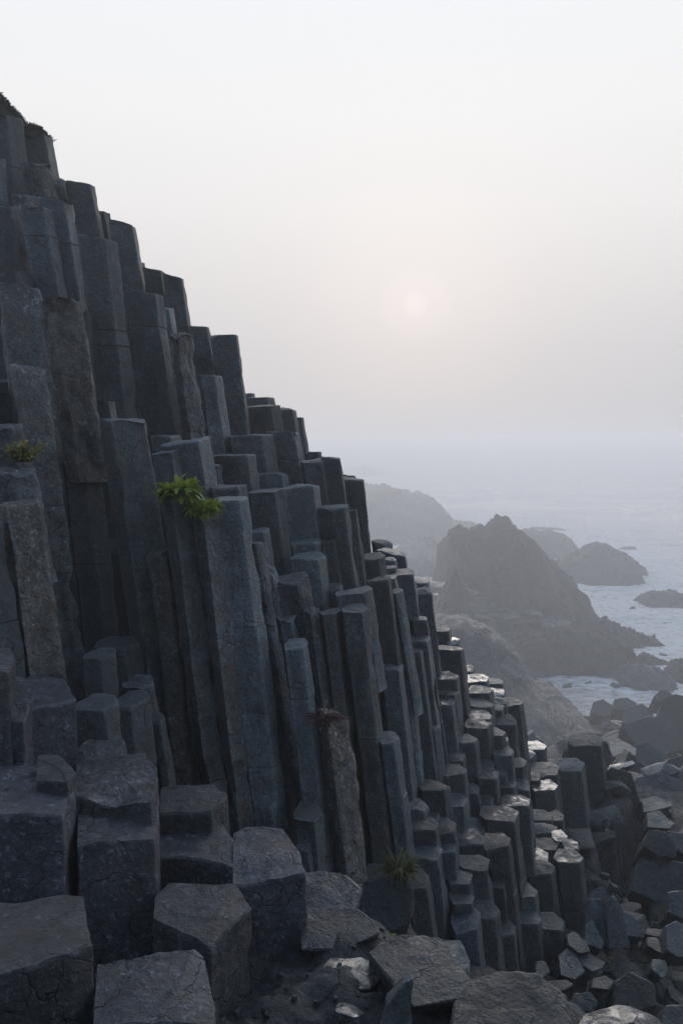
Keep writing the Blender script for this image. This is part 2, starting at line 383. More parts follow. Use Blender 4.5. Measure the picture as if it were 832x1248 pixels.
A('tall column with narrow side facet below the skyline twins', 386, 425, 618, 11.2, 724, 'g', fa=.5, fb=.86, jt=[], drop=-3, slope=.15)
A('thin sliver of column pressed to the right side of a tall one', 423, 436, 622, 11.6, 722, 'g', slope=.13)
A('stub with a pale crooked ridge beside the tall mottled column', 304, 327, 646, 10.4, 702, 'g', drop=-1)
A('slim slanting column with a long bright crooked edge', 305, 322, 664, 9.35, 910, 'r', fa=.1, fb=.62, jt=[], slope=.18)
A('slim stub stepping down from the bright crooked edge', 320, 337, 692, 9.8, 760, 'r', drop=3)
A('flat low stub behind the pair of mid-face blocks', 353, 391, 660, 11, 684, 'g', drop=-1)
A('dark upright block beside the flat low stub', 388, 411, 658, 11.1, 720, 'd', drop=-2, fb=.9)
A('square-topped column in front of the flat low stub', 353, 397, 680, 10.5, 752, 'g', fa=.04, fb=.8, jt=[], drop=-3, slope=.13)
A('block with pale roofed top and rough right side at centre', 331, 377, 709, 9.9, 800, 'r', fa=.05, fb=.74, jt=[], drop=-4)
A('small square stub under the pale-roofed block', 338, 362, 754, 9.65, 800, 'g', drop=-1)
A('dark smooth column with thin bright right edge below the small stub', 345, 377, 788, 8.9, 1075, 'g', fa=.05, fb=.80, jt=[], drop=-3, slope=.125)
A('slim lumpy-headed column right of the pale-roofed block', 369, 389, 748, 9.65, 875, 'r', fa=.45, fb=.52, jt=[], slope=.12)
A('rounded teal column, left one of the tall pair at centre', 388, 417, 748, 9.75, 1050, 'g', fa=.15, fb=.7, jt=[], drop=-2, slope=.125)
A('pitted column with pale right edge, right one of the tall pair', 415, 449, 744, 9.75, 1045, 'g', fa=.05, fb=.76, jt=[], drop=-3, slope=.125)
A('small dark stub in the notch above the tall pair', 398, 417, 713, 10.6, 735, 'd', drop=-2)
A('flat-topped block with long right flank above the tall pair', 408, 455, 721, 10.2, 760, 'g', fa=.04, fb=.78, jt=[], drop=-3)
A('dark column with a thin pale cap, tall one on the right shoulder', 446, 477, 707, 10.9, 800, 'd', fa=.05, fb=.84, jt=[], drop=-3, slope=.13)
A('block beneath the ragged skyline column, two visible faces', 439, 470, 679, 12, 712, 'd', fa=.08, fb=.72, drop=-2)
A('tiny stub with pale top beside the thin-capped dark column', 468, 484, 704, 11.6, 735, 'v', drop=-1)
A('pointed slim column with two pale ridges on the right shoulder', 476, 492, 722, 11.1, 800, 'g', fa=.3, fb=.6, drop=-3, slope=.15)
A('smooth block with pale top right of the pointed slim column', 478, 505, 698, 12.3, 765, 'v', fa=.06, fb=.9, jt=[], drop=-1)
A('upper of two little stacked steps on the right shoulder', 469, 483, 682, 12.7, 692, 'v')
A('lower of two little stacked steps on the right shoulder', 469, 483, 692, 12.4, 705, 'v')
A('thin black slab topping the right shoulder against the mist', 452, 477, 662, 13.6, 676, 'd', drop=3)
A('dark block with slanting top behind the two little steps', 458, 494, 673, 13.1, 703, 'v', fa=.55, fb=.96, drop=4)
A('thin black slab just behind the dark tall column by the ramp', 505, 523, 709, 13.7, 722, 'v')
A('dark tall column standing out against the slanting rock ramp', 505, 526, 718, 13.1, 800, 'd', fa=.05, fb=.93, jt=[], slope=.12)
A('dark cube-like stub under the smooth block of the right shoulder', 498, 521, 754, 12.1, 790, 'v', drop=2, fb=.9)
A('grey block with broad dull top below the dark cube-like stub', 497, 524, 781, 11.8, 860, 'v', fb=.8, drop=-1)
A('column with a gleaming white top, first of the wet tops', 486, 516, 794, 11.5, 862, 'w', fa=.12, fb=.84, jt=[], slope=.115)
A('column with a wide sloping top, widest on the right shoulder', 459, 492, 814, 10.7, 950, 'v', fa=.15, fb=.78, jt=[], slope=.115, drop=2)
A('narrow ribbed column pressed beside the wide sloping top', 488, 503, 812, 11.1, 975, 'g', fa=.3, fb=.7, jt=[], slope=.11)
A('short column above the spiky tuft with pale right face', 462, 487, 902, 9.7, 1045, 'v', fa=.05, fb=.68, jt=[970], slope=.115, drop=-2)
A('brown-stained pointed column with the withered plant', 384, 423, 872, 8.9, 1085, 'b', fa=.34, fb=.40, jt=[], drop=8, slope=.135)
A('short stub with pale right face at the foot of the cliff', 357, 394, 999, 8.4, 1075, 'd', fa=.05, fb=.72, jt=[], drop=2, slope=.1)
A('low dark stub in front of the pale-faced foot stub', 361, 379, 1031, 8.2, 1070, 'd')
A('little stub against the foot of the tall mottled column', 316, 336, 982, 8.3, 1025, 'd', fa=.1, fb=.75)
# stubs behind the near blocks
A('blue-grey stub with pale right face behind the near blocks', 104, 139, 800, 7.7, 880, 'd', fa=.05, fb=.7, jt=[], slope=.1)
A('dim block in the recess between the dark and great front columns', 116, 168, 787, 8.5, 850, 'd')
A('dim lower lump in the recess left of the great front column', 148, 187, 835, 8.05, 880, 'r')
A('upright smooth stub at the base of the recess', 141, 181, 860, 7.6, 955, 'd', fa=.1, fb=.6, jt=[], slope=.09)
A('thin stub at the foot of the flaking brown slab', 184, 200, 872, 7.9, 975, 'd', jt=[])
A('block with an orange-brown lichen top behind the near terrace', 92, 140, 862, 7.15, 930, 'd', fa=.05, fb=.88, jt=[], slope=.1)
A('low pale-topped block just behind the cream-topped near slab', 90, 151, 916, 6.75, 965, 'r', slope=.08)
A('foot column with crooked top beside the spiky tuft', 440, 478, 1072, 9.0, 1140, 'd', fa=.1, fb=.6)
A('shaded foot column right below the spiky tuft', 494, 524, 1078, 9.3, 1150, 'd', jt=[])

# the low right flank with its wet tops
W1 = [
 ('far small dark stub on the flank edge, uppermost', 532, 547, 768, 14.6, 795, 'v'),
 ('far small stub with a bright top next to the uppermost dark one', 544, 558, 782, 14.5, 800, 'w'),
 ('dark flank column with a gleaming top standing tall above its neighbours', 534, 563, 791, 13.8, 880, 'w'),
 ('thin gleaming disc-like stub left of the tall gleaming flank column', 526, 557, 827, 13, 848, 'w'),
 ('dull stub under the thin gleaming disc with a slanting right edge', 526, 558, 843, 12.8, 875, 'v'),
 ('column under the dull stub with a patchy bright top', 526, 553, 858, 12.5, 920, 'w'),
 ('low dull stub behind the broad sheared flank column', 504, 530, 860, 12.3, 882, 'v'),
 ('broad sheared flank column with dull slanting top', 503, 534, 886, 11.6, 960, 'v'),
 ('six-sided flank column with a dull teal top behind the bright twin discs', 552, 580, 905, 12.6, 970, 'v'),
 ('dull round-topped flank stub left of the six-sided one', 539, 565, 923, 12.2, 950, 'v'),
 ('flank column with a pair of stacked dull tops', 542, 566, 943, 11.7, 1030, 'v'),
 ('warm bright disc at the flank edge before the slanting ramp', 567, 594, 829, 14.9, 845, 'w'),
 ('small far bright disc on the flank edge', 563, 576, 817, 15.6, 832, 'w'),
 ('dark-topped stub right of the warm bright disc', 592, 611, 833, 15.5, 850, 'v'),
 ('flank stub with half-bright top in front of the warm disc', 571, 599, 844, 14.4, 862, 'w'),
 ('wide dull disc-topped flank stub above the bright twin discs', 571, 599, 859, 14, 890, 'v'),
 ('upper one of the bright twin discs', 571, 597, 874, 13.6, 888, 'w'),
 ('lower one of the bright twin discs, column below it', 567, 598, 885, 13.2, 935, 'w'),
 ('small bright disc right of the wide dull disc', 599, 613, 845, 15.1, 862, 'w'),
 ('small stub under the small bright disc at the flank edge', 600, 615, 854, 14.7, 888, 'v'),
 ('dark round column closing the flank edge above the rubble', 602, 627, 881, 14.1, 945, 'd'),
 ('little bright disc half way down the flank edge', 600, 617, 900, 13.6, 915, 'w'),
 ('dim stub below the little bright disc', 600, 623, 917, 13.2, 960, 'v'),
 ('flank stub with bright right corner, above the three small tops', 581, 606, 947, 12.5, 985, 'w'),
 ('tiny bright bump behind the bright-cornered stub', 582, 600, 934, 12.9, 952, 'w'),
 ('dull slab-topped stub left of the pale round cap', 604, 628, 960, 12.9, 990, 'v'),
 ('pale round cap right of the dull slab-topped stub', 620, 644, 961, 13.3, 1000, 'v'),
 ('small bright squared top between two dull ones', 568, 583, 966, 12.1, 998, 'w'),
 ('dull teal block right of the small bright squared top', 581, 600, 979, 12.2, 1000, 'v'),
 ('dim narrow stub left of the brightest flank top', 598, 614, 982, 12.5, 1002, 'v'),
 ('flank column with the brightest mirror-wet top', 611, 645, 981, 12.4, 1045, 'w'),
 ('broadest flank column, wet only on its right half', 586, 632, 1000, 11.7, 1085, 'w'),
 ('long flank column with a wet patchy top, reaching the cliff foot', 589, 621, 1030, 11, 1180, 'w'),
 ('low flank stub with a wet corner left of the long one', 558, 589, 1025, 11.05, 1058, 'w'),
 ('dim stub behind the low wet-cornered one', 569, 589, 1013, 11.5, 1028, 'v'),
 ('flank column with a broad pale-blue top over a dark face', 510, 547, 963, 10.9, 1005, 'v'),
 ('low flat stub below the tall narrow ribbed column', 495, 520, 986, 10.4, 1006, 'v'),
 ('pale dusty-topped stub beneath the low flat one', 499, 532, 1011, 10.1, 1035, 'v'),
 ('flank column with scuffed sloping top right of the dusty stub', 526, 554, 1012, 10.5, 1080, 'v'),
 ('two-tone flank column with pale right faces right of the spiky tuft', 505, 538, 1045, 9.8, 1155, 'v'),
 ('flank block with a smooth pale-blue top above the foot steps', 559, 596, 1058, 10.5, 1115, 'v'),
 ('small teal facet stub against the long flank column', 596, 613, 1080, 10.8, 1100, 'v'),
 ('upper step of the foot stair on the flank', 546, 575, 1075, 10.2, 1095, 'v'),
 ('middle step of the foot stair on the flank', 549, 576, 1101, 9.95, 1125, 'v'),
 ('lowest step of the foot stair on the flank', 551, 585, 1129, 9.7, 1165, 'v'),
 ('round-shouldered dark column right of the foot stair', 573, 607, 1117, 10.1, 1172, 'd'),
 ('teal-topped stub low on the right flank', 630, 653, 1093, 11.6, 1115, 'v'),
 ('teal-topped stub directly below another on the right flank', 632, 657, 1124, 11.3, 1180, 'v'),
 ('flank column with an oval pale top and dark brown face', 639, 674, 1062, 12.4, 1118, 'v'),
 ('flank stub with a sparkling wet rear edge', 639, 667, 1047, 12.9, 1070, 'w'),
 ('flank stub with sloping teal top under the oval pale one', 654, 687, 1132, 11.8, 1180, 'v'),
 ('dull teal stub between the sparkling edge and pale tops', 652, 680, 1034, 13.3, 1055, 'v'),
 ('pale-topped stub above the dull teal one', 650, 677, 1011, 13.8, 1032, 'v'),
 ('right one of two pale tops side by side on the flank', 666, 685, 997, 14.3, 1012, 'v'),
 ('left one of two pale tops side by side on the flank', 646, 672, 998, 14.2, 1015, 'v'),
 ('sparkling white-topped stub near the big shadowed blocks', 649, 678, 962, 15.2, 990, 'w'),
 ('dull oval top behind the sparkling white-topped stub', 644, 681, 942, 15.8, 962, 'v'),
 ('small sparkling top left of the dull oval', 640, 657, 949, 15.4, 962, 'w'),
 ('large gleaming oval top at the edge of the rubble', 636, 664, 912, 17, 925, 'w'),
 ('gleaming flat top left of the large gleaming oval', 629, 650, 920, 16.2, 940, 'w'),
 ('black column with a sparkling cap standing free at the flank foot', 676, 708, 1048, 12.8, 1130, 'w'),
 ('left one of two small glinting stubs behind the black column', 675, 689, 1024, 13.5, 1040, 'w'),
 ('right one of two small glinting stubs behind the black column', 687, 703, 1032, 13.3, 1050, 'w'),
]
for (lb, xl, xr, y, D, yb, st) in W1:
    A(lb, xl - 2.5, xr + 2.5, y, D, yb, st, jt=[] if yb - y < 60 else None, slope=.10)

rf = random.Random(77)
for k in range(34):                                # half-hidden neighbours in the gaps of the flank
    lb, xl, xr, y, D, yb, st = W1[rf.randrange(12, len(W1))]
    w = rf.uniform(26, 34); xm = (xl + xr) / 2 + rf.choice((-1, 1)) * rf.uniform(14, 26); D2 = D + rf.uniform(.1, .5)
    if xm > 690: continue
    A('dim half-hidden column in a gap between the wet-topped flank columns', xm - w / 2, xm + w / 2, y + rf.uniform(4, 26), D2, y + 90, 'v', jt=[], slope=.10)

# ------------------------------------------------------------------ near terrace: tops drawn on a level, bodies below
def on_level(px, py, z):                          # a point of the lens' view that lies at height z (relative to the eye)
    D = -z * F / (py - YH); return ((px - CX) / F * D, D)
G_BLK = 'basalt blocks of the near terrace'
def block(label, poly, z, L, st='f', seed=0, slope=(.04, -.03), tilt=(0, 0), amp=.009, chip=.018, jt=(), step=.026, cham=.007, name='basalt_block', cat='rock block', dome=0, group=G_BLK):
    pts = [on_level(px, py, z) for px, py in poly]
    cx = sum(p[0] for p in pts) / len(pts); cy = sum(p[1] for p in pts) / len(pts)
    loc = [(p[0] - cx, p[1] - cy) for p in pts]
    me = prism_mesh(name, loc, L, 5000 + seed, slope, tilt, step=step, vstep=step * 1.3, amp=amp, chip=chip, joints=list(jt), cham=cham, capn=14, dome=dome)
    o = link(name, me, M[st]); o.location = (cx, cy, ZC + z)
    return tag(o, label, cat, group)
block('little block at the left edge behind the terrace, topmost', [(-30, 812), (12, 822), (19, 806), (12, 790), (-25, 788)], -1.56, .7, seed=1)
block('upper left block with a thin lit right face', [(-50, 862), (30, 864), (42, 846), (30, 826), (-30, 822)], -1.80, .95, seed=2, jt=[.33])
block('upper block with a dark pebbly front behind the thin lit one', [(37, 862), (93, 849), (78, 826), (40, 822), (26, 832)], -1.86, .95, seed=3)
block('massive left block with speckled top and pale right flank', [(-60, 995), (78, 991), (94, 950), (88, 934), (0, 930), (-60, 940)], -2.18, 1.0, seed=4, slope=(.03, -.02))
block('small loose chip slab lying on the massive left block', [(44, 950), (84, 955), (93, 942), (72, 922), (46, 923)], -2.10, .14, seed=5, step=.02, name='rock_chip', cat='rock slab')
block('cream-topped slab with a low dark front edge', [(92, 968), (186, 975), (193, 940), (178, 918), (122, 914), (93, 930)], -2.28, .20, seed=6, st='l')
block('deep terrace block under the cream-topped slab', [(93, 1032), (190, 1021), (194, 985), (188, 972), (96, 974)], -2.42, 1.05, seed=7)
block('thin cracked slab at the back of the terrace', [(194, 990), (258, 990), (278, 968), (262, 956), (196, 960)], -2.56, .45, seed=8)
block('mid terrace block with pitted brownish top', [(194, 1040), (240, 1043), (285, 1052), (286, 1020), (258, 992), (196, 986)], -2.70, .85, seed=9, tilt=(-.02, .02))
block('tall terrace block with dark face at the right end of the row', [(283, 1070), (372, 1058), (366, 1040), (345, 1012), (300, 1004), (284, 1012)], -2.72, .75, seed=10)
block('hexagonal block with a white scuffed patch on its top', [(186, 1120), (258, 1154), (306, 1100), (286, 1078), (206, 1076), (188, 1096)], -2.74, 1.0, seed=11, slope=(0, -.03))
block('big smooth block in the bottom left corner', [(-60, 1205), (86, 1166), (112, 1150), (104, 1092), (80, 1089), (-60, 1098)], -2.44, 1.0, seed=12, slope=(.05, -.03))
block('bottom block with rounded right corner beside the corner block', [(112, 1238), (262, 1240), (264, 1216), (250, 1160), (236, 1156), (118, 1166)], -2.62, 1.0, seed=13)
# ledge
G_LED = 'flat rocks of the wet ledge'
block('rounded rock behind the lichen-spotted ledge rock', [(522, 1176), (560, 1184), (574, 1170), (560, 1140), (530, 1131), (512, 1138)], -3.18, .7, 'r', seed=23, chip=.025, name='ledge_rock', cat='rock', group=G_LED, cham=.015)
block('low grey boulder poking in at the bottom edge', [(694, 1262), (780, 1290), (840, 1262), (800, 1232), (752, 1224), (710, 1236)], -3.2, .7, 'l', seed=25, chip=.03, dome=.04, name='ledge_rock', cat='rock', group=G_LED, cham=.015)
block('small flat stone lying on the bottom of the ledge', [(408, 1240), (436, 1244), (446, 1226), (430, 1216), (410, 1222)], -3.08, .14, 'l', seed=26, chip=.025, name='ledge_rock', cat='rock', group=G_LED, cham=.015)

# ------------------------------------------------------------------ loose rock
def finish_hull(name, pts, seed, amp, cuts=3, flat=True, bev=.03):
    bm = bmesh.new()
    for p in pts: bm.verts.new(p)
    bmesh.ops.convex_hull(bm, input=bm.verts)
    bmesh.ops.delete(bm, geom=[v for v in bm.verts if not v.link_faces], context='VERTS')
    bmesh.ops.dissolve_limit(bm, angle_limit=R(9), verts=bm.verts, edges=bm.edges)
    bmesh.ops.bevel(bm, geom=list(bm.edges), offset=bev, segments=1, affect='EDGES', clamp_overlap=True)
    bmesh.ops.triangulate(bm, faces=bm.faces)
    bmesh.ops.subdivide_edges(bm, edges=[e for e in bm.edges], cuts=cuts, use_grid_fill=True)
    bm.normal_update()
    v = np.array([x.co[:] for x in bm.verts]); nn = np.array([x.normal[:] for x in bm.verts])
    so = np.array([seed * 3.7 % 311, seed * 7.1 % 277, seed * 1.9 % 199])
    s = 1 / max(.05, amp * 9)
    d = fbm(v * s * .8 + so, 4) * amp + np.round(fbm(v * s * .45 + so + 50, 2) * 2) * amp * .5
    v2 = v + nn * d[:, None]
    for x, c in zip(bm.verts, v2): x.co = c
    bmesh.ops.recalc_face_normals(bm, faces=bm.faces)
    me = bpy.data.meshes.new(name); bm.to_mesh(me); bm.free()
    me.polygons.foreach_set('use_smooth', [True] * len(me.polygons)); me.set_sharp_from_angle(angle=R(22))
    return me
G_BOU = 'boulders of the shore below the cliff'
def slab(label, poly, D, th, back=1.2, st='k', seed=0, name='boulder', cat='boulder', group=G_BOU, drop=.7, shrink=.86):
    """a face seen in the photo laid back into the scene, with a body of real thickness behind and below it"""
    k_ = warp(D) / D; D *= k_; th *= k_
    ym = max(p[1] for p in poly); w = [P(px, py, D + back * (ym - py) / F * D) for px, py in poly]
    c = sum(w, Vector()) / len(w)
    pts = [p - c for p in w] + [(p - c) * shrink + Vector((0, th * .75, -th * drop)) for p in w]
    me = finish_hull(name, pts, seed, min(.03, .008 + th * .012), bev=.008 + th * .006)
    o = link(name, me, M[st]); o.location = c
    return tag(o, label, cat, group)
def hull_rock_mesh(name, sx, sy, sz, seed, n=13, cuts=3):
    r = random.Random(seed); pts = []
    while len(pts) < n:
        v = Vector((r.uniform(-1, 1), r.uniform(-1, 1), r.uniform(-1, 1)))
        m = max(abs(v.x), abs(v.y), abs(v.z))
        if v.length < .35: continue
        v = v / m * r.uniform(.72, 1.0) if r.random() < .6 else v.normalized() * r.uniform(.9, 1.1)
        pts.append((v.x * sx, v.y * sy, v.z * sz))
    return finish_hull(name, pts, seed, .016 * max(sx, sz), cuts=cuts, bev=.025 * min(sx, sz))

slab('dark upright fin of rock in front of the ledge rock', [(462, 1262), (470, 1226), (490, 1200), (504, 1193), (503, 1225), (500, 1268)], 4.75, .16, .1, 'd', 31, 'ledge_rock', 'rock', G_LED, drop=.1, shrink=.9)
slab('dark rounded rock under the spiky tuft', [(438, 1116), (440, 1082), (462, 1068), (498, 1072), (506, 1096), (498, 1128), (470, 1140)], 8.3, .5, .35, 'd', 32, 'ledge_rock', 'rock', G_LED)
E = dict(name='ledge_slab', cat='rock slab', group=G_LED)
slab('pale cracked slab catching the light at the ledge back', [(362, 1112), (400, 1114), (432, 1108), (441, 1084), (420, 1066), (396, 1060), (366, 1062)], 5.95, .4, 1.25, 'l', 20, shrink=.95, **E)
slab('smooth slanted slab in front of the pale cracked one', [(366, 1157), (420, 1158), (463, 1137), (455, 1120), (430, 1106), (368, 1104)], 5.6, .35, 1.3, 'l', 21, shrink=.95, **E)
E = dict(name='ledge_rock', cat='rock', group=G_LED)
slab('lichen-spotted ledge rock with a dark overhanging front', [(446, 1160), (462, 1180), (482, 1206), (505, 1228), (545, 1222), (583, 1214), (562, 1180), (546, 1152), (515, 1139), (468, 1141)], 4.85, .42, 1.45, 'l', 22, drop=.75, shrink=.97, **E)
slab('broad dark whaleback rock at the ledge lip', [(545, 1290), (552, 1222), (574, 1194), (610, 1185), (655, 1190), (688, 1212), (700, 1254), (680, 1290)], 4.5, .45, 1.3, 'l', 24, drop=.6, shrink=.94, **E)
slab('low knobbly outcrop between the slanted slab and the fin', [(380, 1196), (402, 1206), (452, 1206), (470, 1186), (440, 1164), (400, 1166)], 5.2, .3, 1.6, 'l', 27, shrink=.97, **E)
# big shadowed blocks and named boulders
B = slab
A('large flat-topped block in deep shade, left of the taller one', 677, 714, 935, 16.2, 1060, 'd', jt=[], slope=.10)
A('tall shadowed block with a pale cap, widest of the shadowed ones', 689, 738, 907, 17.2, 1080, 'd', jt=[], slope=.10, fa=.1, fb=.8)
B('slanted shoulder of rock at the right of the tall shadowed block', [(722, 920), (726, 906), (738, 903), (747, 922), (746, 944), (738, 942)], 17.6, .6, .6, 'k', 41)
B('leaning slab with teal side right of the tall shadowed block', [(738, 1000), (736, 944), (745, 935), (768, 942), (778, 968), (789, 1005), (776, 1050), (762, 1045)], 16.6, .7, .35, 'k', 42, drop=.3)
B('thin pale ledge stone between the tall block and the leaning slab', [(740, 938), (742, 932), (770, 927), (774, 931), (752, 938)], 17.4, .3, 2.0, 'w', 43)
B('smooth teal slab behind the tall shadowed block', [(744, 921), (741, 902), (752, 899), (775, 912), (774, 920), (758, 926)], 21, .7, 2.2, 't', 44)
B('large dark boulder with a ridged back by the pool', [(756, 884), (786, 874), (806, 872), (834, 886), (842, 912), (800, 922), (770, 904)], 26, 2.0, .8, 'k', 45)
B('high boulder cut by the right edge near the pool', [(800, 872), (808, 852), (822, 845), (850, 852), (850, 890), (820, 892)], 28, 1.8, .5, 'k', 46)
B('tilted dark cube of rock at the pool edge, right', [(796, 848), (806, 840), (820, 846), (812, 855), (800, 855)], 33, 1.0, .8, 'k', 47)
B('round dark boulder at the water, left one of the pool edge', [(721, 868), (722, 856), (734, 852), (746, 860), (746, 870), (734, 874)], 37, 1.0, .7, 'k', 48)
B('flat wedge boulder at the water, middle of the pool edge', [(746, 864), (748, 852), (764, 850), (776, 857), (774, 866)], 36, 1.0, .8, 'k', 49)
B('broad boulder at the water with a pale flank', [(758, 880), (764, 862), (782, 857), (796, 868), (794, 884), (772, 890)], 33, 1.2, .7, 't', 50)
B('angular slate boulder below the ridged one', [(772, 930), (770, 908), (788, 904), (812, 916), (806, 938), (790, 946)], 21.5, 1.0, .6, 't', 51)
B('dark block at the right edge beside the slate boulder', [(804, 958), (812, 926), (840, 918), (845, 955), (824, 970)], 20, 1.0, .5, 'k', 52)
B('pale flat stone split in two beside the leaning slab', [(773, 952), (776, 944), (792, 940), (804, 952), (800, 957), (784, 957)], 19, .6, 2.0, 't', 53)
B('small pointed pale stone behind the leaning slab', [(776, 972), (775, 959), (782, 962), (792, 970), (784, 974)], 18, .6, 2.0, 't', 54)
B('low dark boulder filling the bank above the flat oblong slate slab', [(768, 966), (774, 948), (800, 941), (828, 949), (842, 976), (806, 984)], 17.6, .8, .9, 'k', 80)
B('dark wedge of rock in the bank beside the leaning slab', [(776, 950), (782, 934), (806, 930), (832, 940), (838, 958), (800, 960)], 18.4, .8, .9, 'd', 81)
B('flat oblong slate slab, upper of two right of the leaning slab', [(783, 990), (782, 975), (800, 969), (818, 974), (820, 982), (800, 988)], 16.5, .8, 1.8, 't', 55)
B('flat slate slab, lower of two right of the leaning slab', [(788, 1008), (788, 992), (804, 990), (822, 1003), (816, 1010)], 15.4, .8, 1.8, 't', 56)
B('huge smooth boulder with a pale slanting side, right edge', [(783, 1030), (790, 1009), (812, 1014), (824, 1032), (822, 1046), (800, 1044)], 14.2, .9, .5, 't', 57)
B('pale flank of broken rock cut off by the right edge', [(824, 1034), (812, 1012), (845, 1016), (850, 1044), (836, 1046)], 14.5, .9, .8, 't', 58)
B('deep dark rock mass under the huge smooth boulder', [(768, 1085), (778, 1044), (800, 1048), (840, 1052), (850, 1090), (800, 1100)], 14.2, 1.2, .3, 'd', 59)
B('wet-topped broken column near the jumbled foot, left of a pair', [(714, 1148), (712, 1112), (720, 1094), (734, 1096), (738, 1112), (742, 1152)], 11.6, .45, .5, 'w', 60, drop=.3)
B('wet-topped broken column near the jumbled foot, right of a pair', [(742, 1156), (738, 1116), (746, 1092), (758, 1108), (763, 1124), (766, 1156)], 11.4, .45, .5, 'w', 61, drop=.3)
B('rounded teal stone leaning against the broken pair', [(762, 1140), (758, 1110), (772, 1116), (784, 1132), (786, 1144)], 11.7, .5, 1.0, 't', 62)
B('slim teal slab standing left of the broken pair', [(712, 1150), (712, 1126), (722, 1120), (736, 1150), (734, 1158)], 11.1, .4, .9, 't', 63)
B('smooth teal slab lying at the flank foot, first of the row', [(692, 1152), (690, 1140), (700, 1134), (714, 1146), (720, 1160), (706, 1162)], 10.9, .4, 1.8, 't', 64)
B('broad teal slab with rounded corner in the jumbled foot', [(682, 1188), (680, 1166), (690, 1154), (702, 1164), (712, 1184), (700, 1194)], 10.5, .4, 1.6, 't', 65)
B('pale pointed slab lying flat below the row', [(704, 1166), (716, 1160), (738, 1172), (734, 1180), (722, 1184), (708, 1176)], 10.6, .35, 2.2, 't', 66)
B('small square slab beside the dark foot hollow', [(652, 1188), (652, 1173), (664, 1171), (669, 1184), (660, 1192)], 10.4, .35, 1.6, 't', 67)
B('grey arrow-shaped slab lying behind the whaleback rock', [(664, 1194), (690, 1194), (698, 1200), (690, 1206), (678, 1208)], 9.8, .35, 2.2, 'k', 68)
B('smooth light slab standing at the right of the jumble', [(794, 1182), (794, 1168), (811, 1169), (814, 1186), (806, 1192)], 10.8, .35, 1.4, 't', 69)
B('teal slab stacked upon the smooth light one', [(788, 1152), (788, 1142), (800, 1142), (811, 1158), (808, 1164)], 11.2, .35, 1.8, 't', 70)
B('lit slab on the pile above the stacked teal one', [(786, 1138), (788, 1130), (808, 1132), (812, 1140), (800, 1142)], 11.7, .35, 2.0, 't', 71)
B('bright-topped block at the right edge of the jumble', [(814, 1112), (813, 1088), (840, 1082), (846, 1118), (830, 1120)], 11.8, .6, .7, 't', 72)
B('large slate slab at the right edge under the bright-topped block', [(812, 1158), (810, 1128), (824, 1122), (848, 1134), (848, 1168), (824, 1166)], 10.9, .5, 1.0, 't', 73)
B('pale flat stone among dark gaps at the bottom right', [(720, 1204), (722, 1192), (738, 1188), (748, 1196), (742, 1206)], 10.1, .3, 2.0, 't', 74)
B('dark smooth boulder at the foot of the pile, bottom centre right', [(746, 1225), (748, 1196), (766, 1184), (796, 1200), (800, 1226), (776, 1232)], 9.9, .6, .8, 'k', 75)
B('rounded dark boulder behind the whaleback rock', [(694, 1226), (700, 1210), (718, 1208), (732, 1222), (722, 1236)], 9.3, .5, .9, 'k', 76)
B('mossy-dark slab at the bottom right corner', [(806, 1250), (810, 1226), (840, 1222), (850, 1250)], 9.3, .5, .9, 'k', 77)

# ------------------------------------------------------------------ ground
CT = np.array([(0,4.5,-3.2),(-.5,5.5,-3.2),(-2,5,-3.2),(.5,4.9,-3.16),(.2,5.2,-3.13),(-.3,5,-3.15),(0,5.8,-3.16),(.4,5.5,-3.2),(-.2,4.6,-3.15),(-1.5,6.8,-3.3),(0,6.2,-3.35),(-3,7,-2.9),(-1,2,-3.2),(.8,2,-3.3),(-4,3,-3.1),(3,0,-4.2),(0,-5,.6),(-4,-4,1.2),(5,-5,-.5),(0,-9,3.0),(-8,-10,4),(8,-10,1.5),(-10,-5,2),(10,-5,-6),(-20,-15,2),(20,-15,-10),  # unseen rise behind the camera, added to keep low sky light off near faces
 (-1.8,8.2,-3.5),(-.5,8.4,-4.05),(.3,8.6,-4.5),(1,9.3,-5.5),(2.2,10.6,-6.4),(2.8,11.0,-6.7),(-3,7.5,-3),
 (.85,5.4,-3.36),(1.25,5.0,-3.6),(1.5,4.5,-3.8),(1.2,6,-4.8),(.9,7,-4.6),(.4,7.6,-4.3),(1.9,5.6,-6.0),(2.4,7,-6.5),(1.3,8,-5.5),(3,5,-6.8),(3,3,-6.4),(2,3,-4.4),
 (3,10.6,-6.85),(5,11,-7.0),(8,12,-7.4),(5,8,-7.0),(3.6,14,-7.5),(3.6,17,-8.2),(6,20,-8.7),(10,20,-8.9),(4.6,23,-8.9),(9,28,-10.1),(14,28,-10.4),(5.5,31,-10.2),(10,36,-11.9),(15,38,-12.6),(10,42,-12.7),(20,35,-13),(25,20,-13),(30,0,-14),
 (4,36,-9.6),(3,45,-9.6),(8,50,-13.2),(14,50,-13.9),(0,30,-7),(-10,30,-3),(-20,30,2),(-5,60,-12),(10,60,-14),(30,50,-14),(40,10,-14),(40,-20,-14),(12,12,-8.5),(18,14,-12)], dtype=float)
for q in CT:
    k_ = warp(max(q[1], q[0] * .6)) / max(q[1], q[0] * .6, .1) if max(q[1], q[0] * .6) > 17 else 1.0
    q *= k_
    if k_ > 1.05 and q[2] > -32: q[2] -= .5 * k_
TP = np.array(tops)
TP[:, 2] -= ZC
